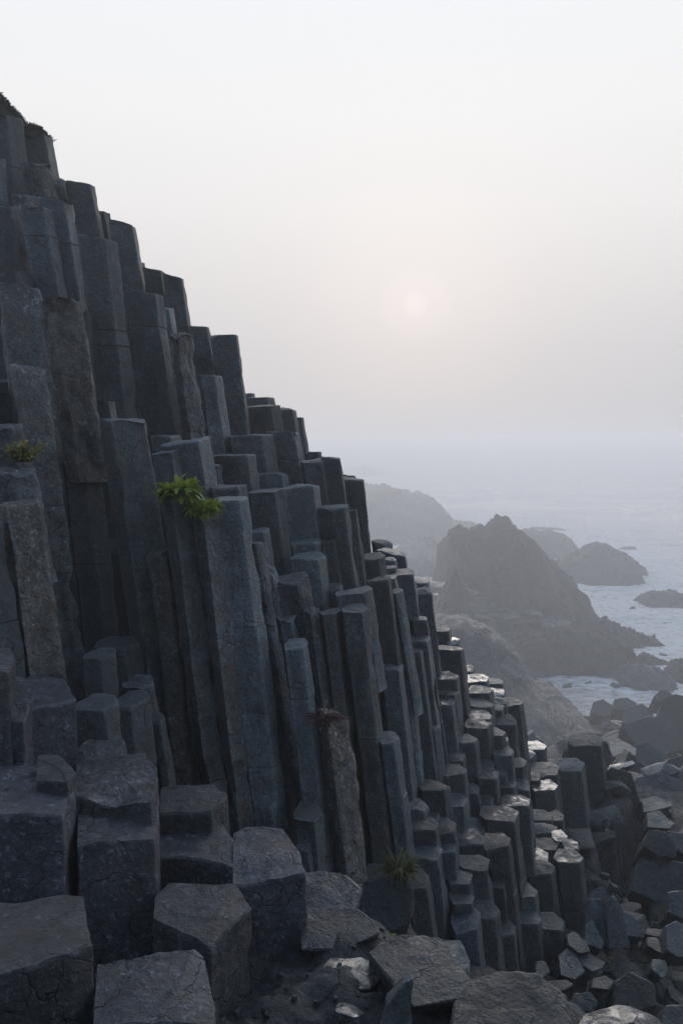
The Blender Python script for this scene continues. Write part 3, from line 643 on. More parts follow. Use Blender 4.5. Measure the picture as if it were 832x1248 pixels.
def ground_h(X, Y, detail=True):
    X = np.asarray(X, float); Y = np.asarray(Y, float)
    d2 = (X[:, None] - CT[:, 0]) ** 2 + (Y[:, None] - CT[:, 1]) ** 2 + .05
    w = d2 ** -2.0
    z = (w * CT[:, 2]).sum(1) / w.sum(1)
    dc = np.sqrt((X[:, None] - TP[:, 0]) ** 2 + (Y[:, None] - TP[:, 1]) ** 2)
    near = dc < .95
    low = np.where(near, TP[:, 2][None, :], 1e9).min(1) - 1.0
    j = dc.argmin(1); dm = dc.min(1)
    behind = Y > TP[j, 1]
    far = np.where(behind, TP[j, 2] - 1.3 - .9 * dm, -1e9)
    core = np.where(near.any(1), low, far)
    z = np.maximum(z, core)
    if detail:
        p = np.column_stack([X, Y, np.zeros_like(X)])
        nr = np.clip((np.hypot(X, Y) - 5) / 20, 0, 1) + np.clip((np.hypot(X, Y) - 40) / 60, 0, 1) * 2
        z = z + fbm(p * 1.1, 4) * (.05 + .25 * nr) + fbm(p * 5 + 9, 3) * (.035 + .03 * nr) + np.round(fbm(p * 2.3 + 31, 2) * 2) * .022 + np.where(np.hypot(X, Y) < 8, ridged(p * 6 + 3, 3) * .028 + fbm(p * 14, 2) * .016 + np.round(fbm(p * 5 + 71, 2) * 3) * .014, 0)
    return np.maximum(z, -42.0)
def axis(parts):
    out = []
    for a, b, s in parts: out += list(np.arange(a, b, s))
    return np.array(out)
gx = axis([(-180, -60, 10), (-60, -12, 4), (-12, -5, .8), (-5, -1.2, .16), (-1.2, 1.6, .034), (1.6, 5, .14), (5, 16, .4), (16, 60, 1.5), (60, 181, 8)])
gy = axis([(-120, -40, 8), (-40, 0, 4), (0, 4, .5), (4, 6.8, .034), (6.8, 12, .14), (12, 20, .25), (20, 46, .5), (46, 140, 1.2), (140, 210, 6)])
GX, GY = np.meshgrid(gx, gy); nx, ny = len(gx), len(gy)
GZ = ground_h(GX.ravel(), GY.ravel())
me = mesh_np('shore_ground', np.column_stack([GX.ravel(), GY.ravel(), GZ + ZC]), [(j * nx + i, j * nx + i + 1, (j + 1) * nx + i + 1, (j + 1) * nx + i) for j in range(ny - 1) for i in range(nx - 1)], True, 180)
tag(link('shore_ground', me, M['gnd']), kind='structure')

# ------------------------------------------------------------------ jumble of boulders
def broken_column_mesh(seed):
    r = random.Random(seed); W = 1.0; n = r.choice((5, 6, 6, 7)); pts = []
    for k in range(n):
        a = 2 * math.pi * (k + r.uniform(-.22, .22)) / n; pts.append((math.cos(a) * .5 * r.uniform(.85, 1.1), math.sin(a) * .5 * r.uniform(.85, 1.1)))
    return prism_mesh('broken_column', pts, r.uniform(.7, 1.7), seed, (r.uniform(-.15, .15), 0), (r.uniform(-.25, .25), r.uniform(-.25, .25)), step=.10, vstep=.14, amp=.016, chip=.05, joints=[], cham=.015)
protos = [hull_rock_mesh('boulder', .5, .5, r_, 300 + k, n=10 + k % 5) for k, r_ in enumerate((.38, .3, .42, .26, .34, .4, .3, .22))]
bprotos = [broken_column_mesh(400 + k) for k in range(8)]
r = random.Random(5); cnt = 0
LABELS = {0: 'dark angular boulder in the jumble of rocks beside the pool', 1: 'broken piece of basalt column tumbled in the jumble below the flank'}
made = set(); placed = []
def rubble(px, D, size, kind, zoff=.15, mk=None):
    size *= warp(D) / D; D = warp(D)
    X = (px - CX) / F * D
    z = float(ground_h([X], [D], False)[0])
    me = r.choice(bprotos if kind else protos); mk = mk or r.choice(['k', 'k', 't', 'd', 'w', 'v'])
    o = bpy.data.objects.new('broken_column' if kind else 'boulder', me); COL.objects.link(o)
    if not len(me.materials): me.materials.append(M['k'])
    o.material_slots[0].link = 'OBJECT'; o.material_slots[0].material = M[mk]
    o.location = (X, D, ZC + z + size * zoff + (size * .3 if kind else 0))
    o.scale = (size, size * r.uniform(.8, 1.1), size * r.uniform(.7, 1.0))
    o.rotation_euler = (r.uniform(-.5, .5), r.uniform(-.5, .5), r.uniform(0, 6.28)) if not kind else (r.choice((-1, 1)) * r.uniform(.3, 1.3), r.uniform(-.9, .9), r.uniform(0, 6.28))
    tag(o, LABELS[1 if kind else 0], 'broken column' if kind else 'boulder', 'pieces of broken column below the flank' if kind else 'jumble of boulders beside the pool', 'thing')
tries = 0
while cnt < 270 and tries < 20000:
    tries += 1
    D = 10.2 + 32 * r.random() ** 1.5
    lo = 668 if D < 14 else (690 if D < 18 else 640)
    px = r.uniform(lo, 890)
    if 735 < px < 790 and 14 < D < 17.5: continue
    size = r.uniform(.16, .60) ** 1.0 * (1 + (D - 10) * .034)
    X = (px - CX) / F * D
    if False or any((X - a) ** 2 + (D - b) ** 2 < (.33 * (size + s)) ** 2 for a, b, s in placed): continue
    placed.append((X, D, size)); cnt += 1
    rubble(px, D, size, 1 if r.random() < .5 and D < 26 else 0)
for k in range(26):                                # the steep bank right of the shadowed blocks
    rubble(r.uniform(742, 850), r.uniform(15.5, 20.5), r.uniform(.35, .8), r.choice((0, 0, 1)), .3)
rs = random.Random(99); sp_ = []
while len(sp_) < 120:
    D = rs.uniform(9.7, 13.2); px = rs.uniform(655, 850); X = (px - CX) / F * D; sz = rs.uniform(.2, .46)
    if any((X - a) ** 2 + (D - b) ** 2 < (.30 * (sz + c)) ** 2 for a, b, c in sp_): 
        if rs.random() < .97: continue
    sp_.append((X, D, sz))
    o = bpy.data.objects.new('stone_slab', rs.choice(protos)); COL.objects.link(o)
    o.material_slots[0].link = 'OBJECT'; o.material_slots[0].material = M[rs.choice('ttkkv')]
    o.location = (X, D, ZC + float(ground_h([X], [D], False)[0]) + sz * .12); o.scale = (sz * 1.25, sz * 1.0, sz * rs.uniform(.45, .75)); o.rotation_euler = (rs.uniform(-.1, .35), rs.uniform(-.3, .3), rs.uniform(0, 6.28))
    tag(o, 'flat slate slab packed in the litter of stones at the foot of the flank', 'stone slab', 'slabs packed at the foot of the flank', 'thing')
stones_v, stones_f = [], []
for k in range(900):                               # uncounted small rubble in the gaps
    D = 9.5 + 30 * r.random() ** 1.5; px = r.uniform(640, 880); X = (px - CX) / F * D
    if k > 640: D = r.uniform(4.4, 6.9); X = r.uniform(-1.1, .75)
    s = r.uniform(.05, .16) * (1 + (D - 9) * .02) if k <= 640 else r.uniform(.006, .028)
    if k <= 640: s *= warp(D) / D; X *= warp(D) / D; D = warp(D)
    z = ZC + float(ground_h([X], [D])[0]) + s * .2
    b = len(stones_v); rot = Euler((r.uniform(0, 6), r.uniform(0, 6), r.uniform(0, 6))).to_matrix()
    q = [Vector((r.uniform(.5, 1) * sx, 0, 0)) for sx in (1, -1)] + [Vector((0, r.uniform(.5, 1) * sx, 0)) for sx in (1, -1)] + [Vector((0, 0, r.uniform(.3, .8) * sx)) for sx in (1, -1)]
    q += [Vector((a * r.uniform(.4, .7), c * r.uniform(.4, .7), e * r.uniform(.3, .6))) for a in (1, -1) for c in (1, -1) for e in (1, -1)]
    bm = bmesh.new()
    for p in q: bm.verts.new(rot @ p * s + Vector((X, D, z)))
    bmesh.ops.convex_hull(bm, input=bm.verts)
    bm.verts.index_update()
    stones_v += [v.co[:] for v in bm.verts]; stones_f += [tuple(b + v.index for v in f.verts) for f in bm.faces]; bm.free()
me = mesh_np('small_rubble', stones_v, stones_f, False)
tag(link('small_rubble', me, M['k']), 'small loose stones filling the gaps between the rocks', 'rubble', kind='stuff')

# ------------------------------------------------------------------ headlands, sea stacks, reefs: solid heightfields at their own distance
def mound(name, label, sil, D, thick, base=-13.2, mat='far', cat='rock', kind=None, nx=110, ny=56, rough=.16, p=2.2, back=.5, seed=0, fs=1.0, group=None, strata=0.0):
    k_ = warp(D) / D; D *= k_; thick *= k_; base *= k_; strata *= k_
    xs = np.array([(a - CX) / F * D for a, b in sil]); hs = np.array([-(b - YH) / F * D for a, b in sil])
    u = np.linspace(xs[0], xs[-1], nx); h = np.interp(u, xs, hs)
    v = np.concatenate([np.linspace(-1, 0, ny // 2), np.linspace(0, 1, ny // 2)[1:]])
    U, Vv = np.meshgrid(u, v); H = np.interp(U, xs, hs) - base
    edge = np.minimum(1, np.minimum(U - xs[0], xs[-1] - U) / ((xs[-1] - xs[0]) * .04) + .25)
    prof = np.where(Vv < 0, 1 - np.abs(Vv) ** p * 1.0, 1 - np.abs(Vv) ** 2.2 * back)
    Y = D + Vv * thick
    pp = np.column_stack([U.ravel(), Y.ravel(), np.zeros(U.size)]) + seed * 13.7
    hm = max(hs) - base
    n = ridged(pp * fs / (hm * .35), 5).reshape(U.shape) - .35
    n2 = fbm(pp * fs / (hm * .09), 4).reshape(U.shape)
    st = np.round(fbm(pp * fs / (hm * .22) + 5, 3).reshape(U.shape) * 3) / 3
    amp = rough * hm * np.clip(prof * 1.5, .15, 1)
    w = np.clip(np.abs(Vv) * 3 + .25, 0, 1)
    Z = base + H * prof + amp * (n * .5 * w + n2 * .42 + st * .45 * w) * np.clip(H / hm * 1.6, .2, 1)
    if strata:
        q = np.column_stack([(U * .55 + Y * .85).ravel() * .35, (U * .85 - Y * .55).ravel() * 2.1, np.zeros(U.size)])
        Z = Z + strata * (np.round(fbm(q, 3).reshape(U.shape) * 3) / 3 + ridged(q * 1.9 + 7, 3).reshape(U.shape) * .35)
    Z = np.where(Vv <= -.999, base, Z); Z[-1] = np.minimum(Z[-1], base if back >= .9 else Z[-1])
    Z = np.maximum(Z, base)
    # undercut variation so faces are not straight lines
    Yw = Y + (fbm(np.column_stack([U.ravel(), Z.ravel() * 1.5, np.zeros(U.size)]) * 2.2 / hm + seed, 3).reshape(U.shape)) * thick * .10
    Xw = U + (fbm(np.column_stack([Y.ravel(), Z.ravel(), U.ravel()]) * 3 / hm + seed + 40, 3).reshape(U.shape)) * hm * .05
    c = np.array([u.mean(), D, base])
    V = np.column_stack([Xw.ravel(), Yw.ravel(), Z.ravel()]) - c
    m = len(v)
    f = [(j * nx + i, j * nx + i + 1, (j + 1) * nx + i + 1, (j + 1) * nx + i) for j in range(m - 1) for i in range(nx - 1)]
    b = len(V)                                      # skirt and floor close the solid
    ringi = list(range(nx)) + [j * nx + nx - 1 for j in range(1, m)] + [(m - 1) * nx + i for i in range(nx - 2, -1, -1)] + [j * nx for j in range(m - 2, 0, -1)]
    V = np.vstack([V, np.column_stack([V[ringi][:, :2], np.full(len(ringi), -2.0)])])
    k = len(ringi)
    f += [(ringi[i], b + i, b + (i + 1) % k, ringi[(i + 1) % k]) for i in range(k)]
    f.append(tuple(b + i for i in range(k)))
    me = mesh_np(name, V, f, True, 24)
    bm = bmesh.new(); bm.from_mesh(me); bmesh.ops.recalc_face_normals(bm, faces=bm.faces); bm.to_mesh(me); bm.free()
    o = link(name, me, M[mat]); o.location = (c[0], c[1], c[2] + ZC)
    if kind: tag(o, kind=kind)
    else: tag(o, label, cat, group)
    return o
mound('headland_hills', None, [(330, 575), (400, 590), (442, 595), (470, 595), (487, 599), (497, 604), (522, 604), (532, 614), (545, 626), (556, 640)], 128, 26, kind='structure', seed=1, rough=.12, nx=140)
mound('distant_headland', None, [(300, 570), (400, 575), (430, 573), (444, 566), (452, 571), (470, 577), (500, 581), (520, 584)], 360, 40, kind='structure', seed=2, rough=.1)
mound('sea_stack', 'huge dark sea stack with a peaked top and sheer left side', [(541, 768), (543, 700), (545, 652), (560, 648), (574, 649), (590, 646), (601, 641), (610, 636), (618, 638), (624, 645), (632, 648), (641, 656), (652, 669), (667, 683), (680, 696), (696, 707), (705, 715), (711, 728), (716, 742), (724, 757), (732, 768)], 58, 7, cat='sea stack', seed=3, rough=.17, nx=150, ny=80)
G_SKE = 'sea rocks standing in the surf'
mound('sea_rock', 'long sea rock behind the domed one, right of the great stack', [(600, 655), (636, 650), (650, 647), (668, 648), (684, 650), (692, 655), (697, 663), (702, 673)], 98, 6, seed=4, group=G_SKE)
mound('sea_rock', 'domed sea rock ringed by white water right of the stack', [(655, 697), (678, 688), (696, 683), (705, 678), (714, 670), (726, 663), (736, 663), (742, 667), (752, 671), (760, 676), (766, 682), (770, 696), (774, 706)], 80, 6, seed=5, group=G_SKE)
mound('sea_rock', 'tiny rock awash just right of the domed one', [(773, 700), (776, 691), (781, 689), (786, 692), (789, 700)], 82, 1.2, seed=6, nx=40, ny=24, group=G_SKE)
mound('sea_rock', 'low dark reef cut by the right edge of the picture', [(780, 736), (786, 725), (794, 721), (806, 722), (820, 723), (835, 725), (860, 728)], 67, 2.5, seed=7, group=G_SKE)
mound('sea_rock', 'thin reef off the tip of the far headland', [(545, 645), (556, 637), (566, 636), (576, 638), (588, 645)], 128, 4, seed=8, nx=60, group=G_SKE, rough=.25)
mound('sea_rock', 'pale reef line breaking the sea beyond the long rock', [(630, 650), (650, 643), (680, 644), (705, 650)], 124, 3, seed=9, nx=60, group=G_SKE, rough=.25)
mound('sea_rock', 'faint flat reef right of the long sea rock', [(748, 672), (760, 667), (770, 667), (780, 672)], 102, 2, seed=19, nx=50, ny=30, group=G_SKE, rough=.25)
mound('shore_outcrop', 'dark low cliff under the great stack beside the pool', [(596, 800), (612, 786), (640, 776), (668, 771), (690, 769), (712, 771), (735, 773), (752, 780), (762, 788), (768, 804), (775, 820)], 48.5, 2.8, mat='far', cat='rock outcrop', seed=10, rough=.16, nx=130, p=3.5)
mound('sea_rock', 'jagged dark rock running into the surf below the stack', [(715, 782), (724, 766), (735, 757), (746, 759), (757, 763), (768, 771), (786, 776), (797, 779), (806, 786)], 54, 2.2, seed=11, group=G_SKE, rough=.2)
mound('sea_rock', 'flat pale-topped rock lying in the pool', [(752, 826), (765, 814), (790, 813), (808, 818), (820, 829)], 45, 2.2, mat='mid', seed=12, group=G_SKE, rough=.2)
mound('sea_rock', 'small dark rock in the shallows above the flat one', [(774, 806), (778, 798), (785, 797), (790, 800), (812, 806), (815, 809)], 49, .8, seed=13, nx=50, ny=30, group=G_SKE)
mound('sea_rock', 'dark rock at the right edge of the pool', [(814, 826), (822, 809), (840, 806), (860, 812)], 46, 1.6, seed=14, nx=50, ny=36, group=G_SKE, rough=.25)
mound('sea_rock', 'little rock in the shallows at the right edge', [(815, 811), (822, 804), (836, 804), (850, 808)], 49, 1.0, seed=15, nx=50, ny=30, group=G_SKE)
mound('shore_outcrop', 'hazy knoll of rock behind the left side of the great stack', [(430, 692), (480, 678), (500, 664), (517, 658), (532, 661), (545, 674), (556, 700), (565, 735)], 88, 9, mat='mid', cat='rock outcrop', seed=16, rough=.17, nx=110, ny=70, base=-13)
mound('shore_outcrop', 'broken bench of rubbly rock at the foot of the great stack', [(480, 752), (505, 728), (530, 718), (560, 720), (585, 733), (604, 742), (636, 751), (668, 760), (700, 770), (735, 778), (760, 792)], 53, 4.5, mat='mid', cat='rock outcrop', seed=26, rough=.15, nx=170, ny=80, base=-13)
mound('shore_outcrop', 'white-streaked spire of rock in front of the hazy bench', [(532, 745), (540, 715), (546, 697), (551, 686), (555, 690), (560, 703), (566, 722), (576, 745)], 46, 2.2, mat='mid', cat='rock outcrop', seed=17, rough=.2, nx=60, base=-10.5)
mound('shore_outcrop', 'smooth slanting ramp of layered rock behind the wet columns', [(480, 775), (520, 760), (545, 755), (570, 758), (592, 764), (606, 774), (622, 790), (634, 806), (645, 822), (662, 838), (684, 852), (708, 870)], 33, 5.5, mat='ramp', cat='rock outcrop', seed=18, rough=.022, nx=170, ny=90, base=-11, p=1.35, strata=.09)
# pale flat stones on the far bench
r2 = random.Random(21); bench = [o for o in COL.objects if str(o.get('label', '')).startswith('broken bench')][0]
ok = [v for v in bench.data.vertices if v.normal.z > .6 and bench.location.y + v.co.y < 53 * FAR + 3 and bench.location.z + v.co.z > 3]
for k in range(70):
    v = r2.choice(ok); me = r2.choice(protos); o = bpy.data.objects.new('flat_stone', me); COL.objects.link(o)
    o.material_slots[0].link = 'OBJECT'; o.material_slots[0].material = M['w' if r2.random() < .55 else 'ramp']
    s_ = r2.uniform(1.2, 3.6); o.location = bench.location + v.co + Vector((0, 0, s_ * .17)); o.scale = (s_ * 1.5, s_ * 1.4, s_ * .42); o.rotation_euler = (r2.uniform(-.15, .1), r2.uniform(-.2, .2), r2.uniform(0, 6))
    tag(o, 'flat pale stone strewn over the rubbly bench below the great stack', 'stone', 'flat stones on the bench below the stack')

r3 = random.Random(33)
for (px, py, w) in [(722, 770, 26), (740, 778, 18), (764, 786, 22), (782, 790, 12), (736, 826, 16), (752, 838, 20), (790, 838, 26), (806, 800, 12), (770, 742, 10), (700, 758, 24), (684, 764, 20), (758, 800, 22), (716, 834, 14), (744, 792, 16), (690, 838, 18), (672, 846, 22)]:
    D = ZC * F / (py - YH); k_ = w / F * D
    o = link('shore_rock', hull_rock_mesh('shore_rock', k_ * .5, k_ * .45, k_ * .26, 700 + px, n=14), M['k']); o.location = ((px - CX) / F * D, D, k_ * .08); o.rotation_euler = (r3.uniform(-.15, .15), r3.uniform(-.15, .15), r3.uniform(0, 6))
    tag(o, 'small dark rock awash at the water line below the great stack', 'rock', 'small rocks awash below the great stack')
# ------------------------------------------------------------------ sea
th = np.concatenate([np.linspace(-math.pi, -.6, 40)[:-1], np.linspace(-.6, .6, 420), np.linspace(.6, math.pi, 40)[1:]])
rad = np.concatenate([np.linspace(60, 105, 6)[:-1], np.linspace(105, 390, 360)[:-1], np.geomspace(390, 6000, 130)])
TH, RA = np.meshgrid(th, rad); SX, SY = (RA * np.sin(TH)).ravel(), (RA * np.cos(TH)).ravel()
calm = np.clip((RA.ravel() - 135) / 50, .4, 1)
p = np.column_stack([SX * .06, SY * .13, np.zeros(SX.size)])
wave = fbm(p + 3, 4) * .40 + (1 - np.abs(fbm(p * .55 + 60, 2))) ** 3 * .45 + fbm(p * 4.5, 3) * .12
SZ = wave * calm * np.clip(1 - (RA.ravel() - 600) / 2400, .1, 1)
p2 = np.column_stack([SX * .02, SY * .055, np.zeros(SX.size)])
foam = np.clip(ridged(p2 * 1.3 + fbm(p2 * 3, 3)[:, None] * .5 + 8, 5) - .28, 0, 1) * 2.6 * np.clip(.6 + fbm(p2 * .6 + 44, 2) * 1.3, 0, 1)
foam *= np.clip((RA.ravel() - 140) / 40, 0, 1)
for (px, D, w) in [(560, 122, 16), (690, 96, 9), (660, 118, 10), (715, 80, 9), (690, 84, 8), (775, 82, 5), (800, 67, 6), (740, 60, 7), (770, 56, 6), (730, 70, 6), (725, 50, 2.2), (735, 57, 3), (795, 54, 4), (812, 52, 4), (760, 64, 5), (790, 60, 6), (660, 90, 6), (640, 110, 9), (560, 92, 10), (615, 108, 8)]:
    D *= FAR; w *= FAR
    X0 = (px - CX) / F * D
    dd = np.hypot((SX - X0), (SY - D) * .6) / (w * 1.25)
    foam += np.exp(-dd ** 2 * 1.4) * (1.1 + fbm(p2 * 6 + px, 3) * 1.3)
foam = np.clip(foam, 0, 1) ** .65
nth = len(th)
me = mesh_np('sea_water', np.column_stack([SX, SY, SZ]), [(j * nth + i, j * nth + i + 1, (j + 1) * nth + i + 1, (j + 1) * nth + i) for j in range(len(rad) - 1) for i in range(nth - 1)], True, 180)
at = me.attributes.new('foam', 'FLOAT', 'POINT'); at.data.foreach_set('value', foam)
m, nt = new_mat('sea_surface'); N, L = nt.nodes.new, nt.links.new
out = N('ShaderNodeOutputMaterial'); b = N('ShaderNodeBsdfPrincipled'); L(b.outputs[0], out.inputs[0])
b.inputs['IOR'].default_value = 1.33
aa = N('ShaderNodeAttribute'); aa.attribute_name = 'foam'
tc = N('ShaderNodeTexCoord'); mp = N('ShaderNodeMapping'); mp.inputs['Scale'].default_value = (1, 1.7, 1); L(tc.outputs['Object'], mp.inputs[0])
n1 = N('ShaderNodeTexNoise'); n1.inputs['Scale'].default_value = .5; n1.inputs['Detail'].default_value = 8; n1.inputs['Roughness'].default_value = .65; L(mp.outputs[0], n1.inputs[0])
n2 = N('ShaderNodeTexNoise'); n2.inputs['Scale'].default_value = .45; n2.inputs['Detail'].default_value = 7; L(mp.outputs[0], n2.inputs[0])
mr = N('ShaderNodeMapRange'); mr.inputs[1].default_value = .36; mr.inputs[2].default_value = .64; L(n1.outputs[0], mr.inputs[0])
mu = N('ShaderNodeMath'); mu.operation = 'MULTIPLY'; L(aa.outputs['Fac'], mu.inputs[0]); L(mr.outputs[0], mu.inputs[1])
m2 = N('ShaderNodeMath'); m2.operation = 'MULTIPLY'; m2.inputs[1].default_value = 2.1; m2.use_clamp = True; L(mu.outputs[0], m2.inputs[0])
cm = N('ShaderNodeMix'); cm.data_type = 'RGBA'; cm.inputs[6].default_value = (.23, .238, .25, 1); cm.inputs[7].default_value = (.75, .77, .79, 1); L(m2.outputs[0], cm.inputs[0]); L(cm.outputs[2], b.inputs['Base Color'])
rm = N('ShaderNodeMapRange'); rm.inputs[3].default_value = .14; rm.inputs[4].default_value = .8; L(m2.outputs[0], rm.inputs[0]); L(rm.outputs[0], b.inputs['Roughness'])
bp = N('ShaderNodeBump'); bp.inputs['Strength'].default_value = .9; bp.inputs['Distance'].default_value = .7; L(n2.outputs[0], bp.inputs['Height']); L(bp.outputs[0], b.inputs['Normal'])
tag(link('sea_water', me, m), kind='structure')

# ------------------------------------------------------------------ plants
def leaf_geo(v, f, base, d, up, ln, wd, curl, nseg=4):
    """one bent oval leaf as a strip of quads"""
    side = d.cross(up).normalized(); b0 = len(v); c = base.copy(); dirn = d.normalized()
    for k in range(nseg + 1):
        t = k / nseg; w = wd * math.sin(math.pi * min(.98, .12 + t * .86)) * .5
        cup = up * (w * .35)
        v += [c - side * w + cup, c.copy(), c + side * w + cup]
        dirn = (dirn - up * curl / nseg).normalized(); c = c + dirn * (ln / nseg)
    for k in range(nseg):
        a = b0 + k * 3; f += [(a, a + 1, a + 4, a + 3), (a + 1, a + 2, a + 5, a + 4)]
def tube(v, f, pts, r0, r1, n=5):
    b0 = len(v)
    for i, p in enumerate(pts):
        t = i / (len(pts) - 1); d = (pts[min(i + 1, len(pts) - 1)] - pts[max(i - 1, 0)]).normalized()
        s = d.orthogonal().normalized(); u = d.cross(s); rr = r0 + (r1 - r0) * t
        v += [p + (s * math.cos(6.283 * k / n) + u * math.sin(6.283 * k / n)) * rr for k in range(n)]
    for i in range(len(pts) - 1):
        for k in range(n):
            a = b0 + i * n; f.append((a + k, a + (k + 1) % n, a + n + (k + 1) % n, a + n + k))
def leafy(name, label, cat, loc, spread, nst, seed, lsize, mat='leaf', lift=.6, bias=(0, -.35, 0), nl=9):
    r = random.Random(seed); root = bpy.data.objects.new(name, None); COL.objects.link(root); root.location = loc
    tag(root, label, cat)
    lv, lf, sv, sf = [], [], [], []
    for s in range(nst):
        a = r.uniform(0, 6.283); d = Vector((math.cos(a), math.sin(a) * .7, lift * r.uniform(.4, 1.5))) + Vector(bias)
        d.normalize(); ln = spread * r.uniform(.45, 1.0); c = Vector((r.uniform(-.5, .5), r.uniform(-.3, .3), 0)) * spread * .7; pts = [c.copy()]
        for k in range(6):
            d = (d + Vector((r.uniform(-.12, .12), r.uniform(-.12, .12), -.10))).normalized(); c = c + d * ln / 6; pts.append(c.copy())
        tube(sv, sf, pts, .006 * lsize / .06, .002 * lsize / .06)
        for k in range(nl):
            t = .25 + .75 * k / (nl - 1); q = t * 6; i0 = min(5, int(q)); bp_ = pts[i0].lerp(pts[i0 + 1], q - i0)
            sd = (pts[i0 + 1] - pts[i0]).normalized(); phi = k * 2.4 + r.uniform(-.4, .4)
            o1 = sd.orthogonal().normalized(); o2 = sd.cross(o1)
            ld = (o1 * math.cos(phi) + o2 * math.sin(phi) + sd * (.5 + .8 * t)).normalized(); ld.z += .2
            up = ld.cross(Vector((ld.y, -ld.x, 0.01))).normalized(); up = up if up.z > 0 else -up
            leaf_geo(lv, lf, bp_, ld, up, lsize * r.uniform(.6, 1.15), lsize * r.uniform(.38, .52), r.uniform(.2, 1.0))
    link('foliage', mesh_np('foliage', lv, lf, True, 180), M[mat], root)
    link('stem', mesh_np('stem', sv, sf, True, 180), M['stem'], root)
    return root
leafy('leafy_plant', 'bright green leafy plant crowning the rough columns at mid cliff', 'plant', P(219, 607, 8.64), .175, 52, 3, .118, lift=1.2)
leafy('leafy_plant', 'smaller green trailing plant at the right of the leafy one', 'plant', P(250, 624, 8.6), .14, 34, 4, .092, lift=.8, bias=(.05, -.4, 0))
leafy('leafy_plant', 'olive sprig growing on a broken column at the left edge', 'plant', P(29, 563, 7.95), .19, 34, 5, .065, 'leafo', lift=2.0)
leafy('leafy_plant', 'tiny bright sprout at the back of the wet ledge', 'plant', P(470, 1143, 6.3), .055, 10, 6, .045, lift=.8, nl=6)
def tuft(label, loc, n, ln, mat, seed, lift, wid=.006, name='grass_tuft', cat='grass tuft', fall=1.0, stiff=False):
    r = random.Random(seed); root = bpy.data.objects.new(name, None); COL.objects.link(root); root.location = loc; tag(root, label, cat)
    v, f = [], []
    for k in range(n):
        a = r.uniform(0, 6.283); d = Vector((math.cos(a), math.sin(a) - .25, lift * r.uniform(.2, 1.9))).normalized()
        c = Vector((r.gauss(0, .035), r.gauss(0, .03), 0)); L_ = ln * r.uniform(.55, 1.1); w = wid * r.uniform(.7, 1.2); side = d.cross(Vector((0, -1, .2))).normalized(); b0 = len(v)
        ns = 6
        for s in range(ns + 1):
            ww = w * (1 - (s / ns) ** 1.6) + .0006
            v += [c - side * ww, c + side * ww + Vector((0, -ww * .5, 0))]
            d = (d + Vector((0, 0, -fall * .16 * (1 + s * .25)))).normalized() if not stiff else (d + Vector((r.uniform(-.05, .05), 0, -fall * .06))).normalized()
            c = c + d * L_ / ns
        f += [(b0 + 2 * s, b0 + 2 * s + 1, b0 + 2 * s + 3, b0 + 2 * s + 2) for s in range(ns)]
    link('blades', mesh_np('blades', v, f, True, 180), M[mat], root)
    cv, cf = [], []
    tube(cv, cf, [Vector((0, 0, -.06)), Vector((0, -.01, 0)), Vector((0, -.015, .03))], .05, .03, 8)
    link('root_clump', mesh_np('root_clump', cv, cf), M['turf'], root)
    return root
tuft('spiky green-brown grass tuft at the cliff foot', P(487, 1064, 8.6), 260, .30, 'blade', 8, 1.15, .008)
tuft('withered reddish plant hanging on the pointed brown column', P(397, 876, 8.5), 70, .26, 'dead', 9, .5, .009, 'withered_plant', 'dead plant', .7)
def turf(label, x0, x1, y0, y1, D, seed, h):
    r = random.Random(seed); a, b = P(x0, y0, D), P(x1, y1, D); root = bpy.data.objects.new('turf_cushion', None); COL.objects.link(root); root.location = (a + b) / 2; tag(root, label, 'turf')
    v, f = [], []; c0 = (a + b) / 2
    pts = []
    for k in range(26):
        t = r.random(); q = a.lerp(b, t) - c0; pts.append((q.x, r.uniform(-.3, .3), q.z + h * (1 - abs(t * 1.1 - .35)) * r.uniform(.2, .75)))
        pts.append((q.x, r.uniform(-.35, .35), q.z - .12))
    me = finish_hull('soil_mound', pts, seed, .03, cuts=2); link('soil_mound', me, M['turf'], root)
    for k in range(1300):
        t = r.random(); q = a.lerp(b, t) - c0 + Vector((0, r.uniform(-.35, .35), h * (1 - abs(t * 1.1 - .35)) * r.uniform(.3, .85)))
        d = Vector((r.uniform(-1, 1), r.uniform(-.6, .6), r.uniform(.1, 1.3))).normalized()
        leaf_geo(v, f, q, d, d.orthogonal().normalized(), r.uniform(.03, .085), .022, .4, 2)
    link('foliage', mesh_np('foliage', v, f, True, 180), M['turf'], root)
turf('dark bushy turf cushion on the topmost column', -22, 25, 121, 148, 14, 12, .34)
turf('thin fringe of dry grass along a skyline column top', 30, 57, 161, 165, 14.6, 13, .045)

# ------------------------------------------------------------------ sun, sky, air, camera
AZ, EL = R(4.63), R(8.7)
sd = Vector((math.sin(AZ) * math.cos(EL), math.cos(AZ) * math.cos(EL), math.sin(EL)))
sl = bpy.data.lights.new('sun', 'SUN'); sl.energy = 1.2; sl.angle = R(50); sl.color = (1.0, .90, .80)
so = bpy.data.objects.new('sun', sl); COL.objects.link(so); so.rotation_euler = sd.to_track_quat('Z', 'Y').to_euler()
W = bpy.data.worlds.new('World'); S.world = W; W.use_nodes = True
nt = W.node_tree; nt.nodes.clear(); N, L = nt.nodes.new, nt.links.new
out = N('ShaderNodeOutputWorld')
sky = N('ShaderNodeTexSky'); sky.sky_type = 'NISHITA'; sky.sun_disc = False; sky.sun_elevation = EL; sky.sun_rotation = AZ; sky.dust_density = 3.0; sky.air_density = 1.0
b1 = N('ShaderNodeBackground'); L(sky.outputs[0], b1.inputs[0]); b1.inputs[1].default_value = .05
tc = N('ShaderNodeTexCoord'); sx = N('ShaderNodeSeparateXYZ'); L(tc.outputs['Generated'], sx.inputs[0])
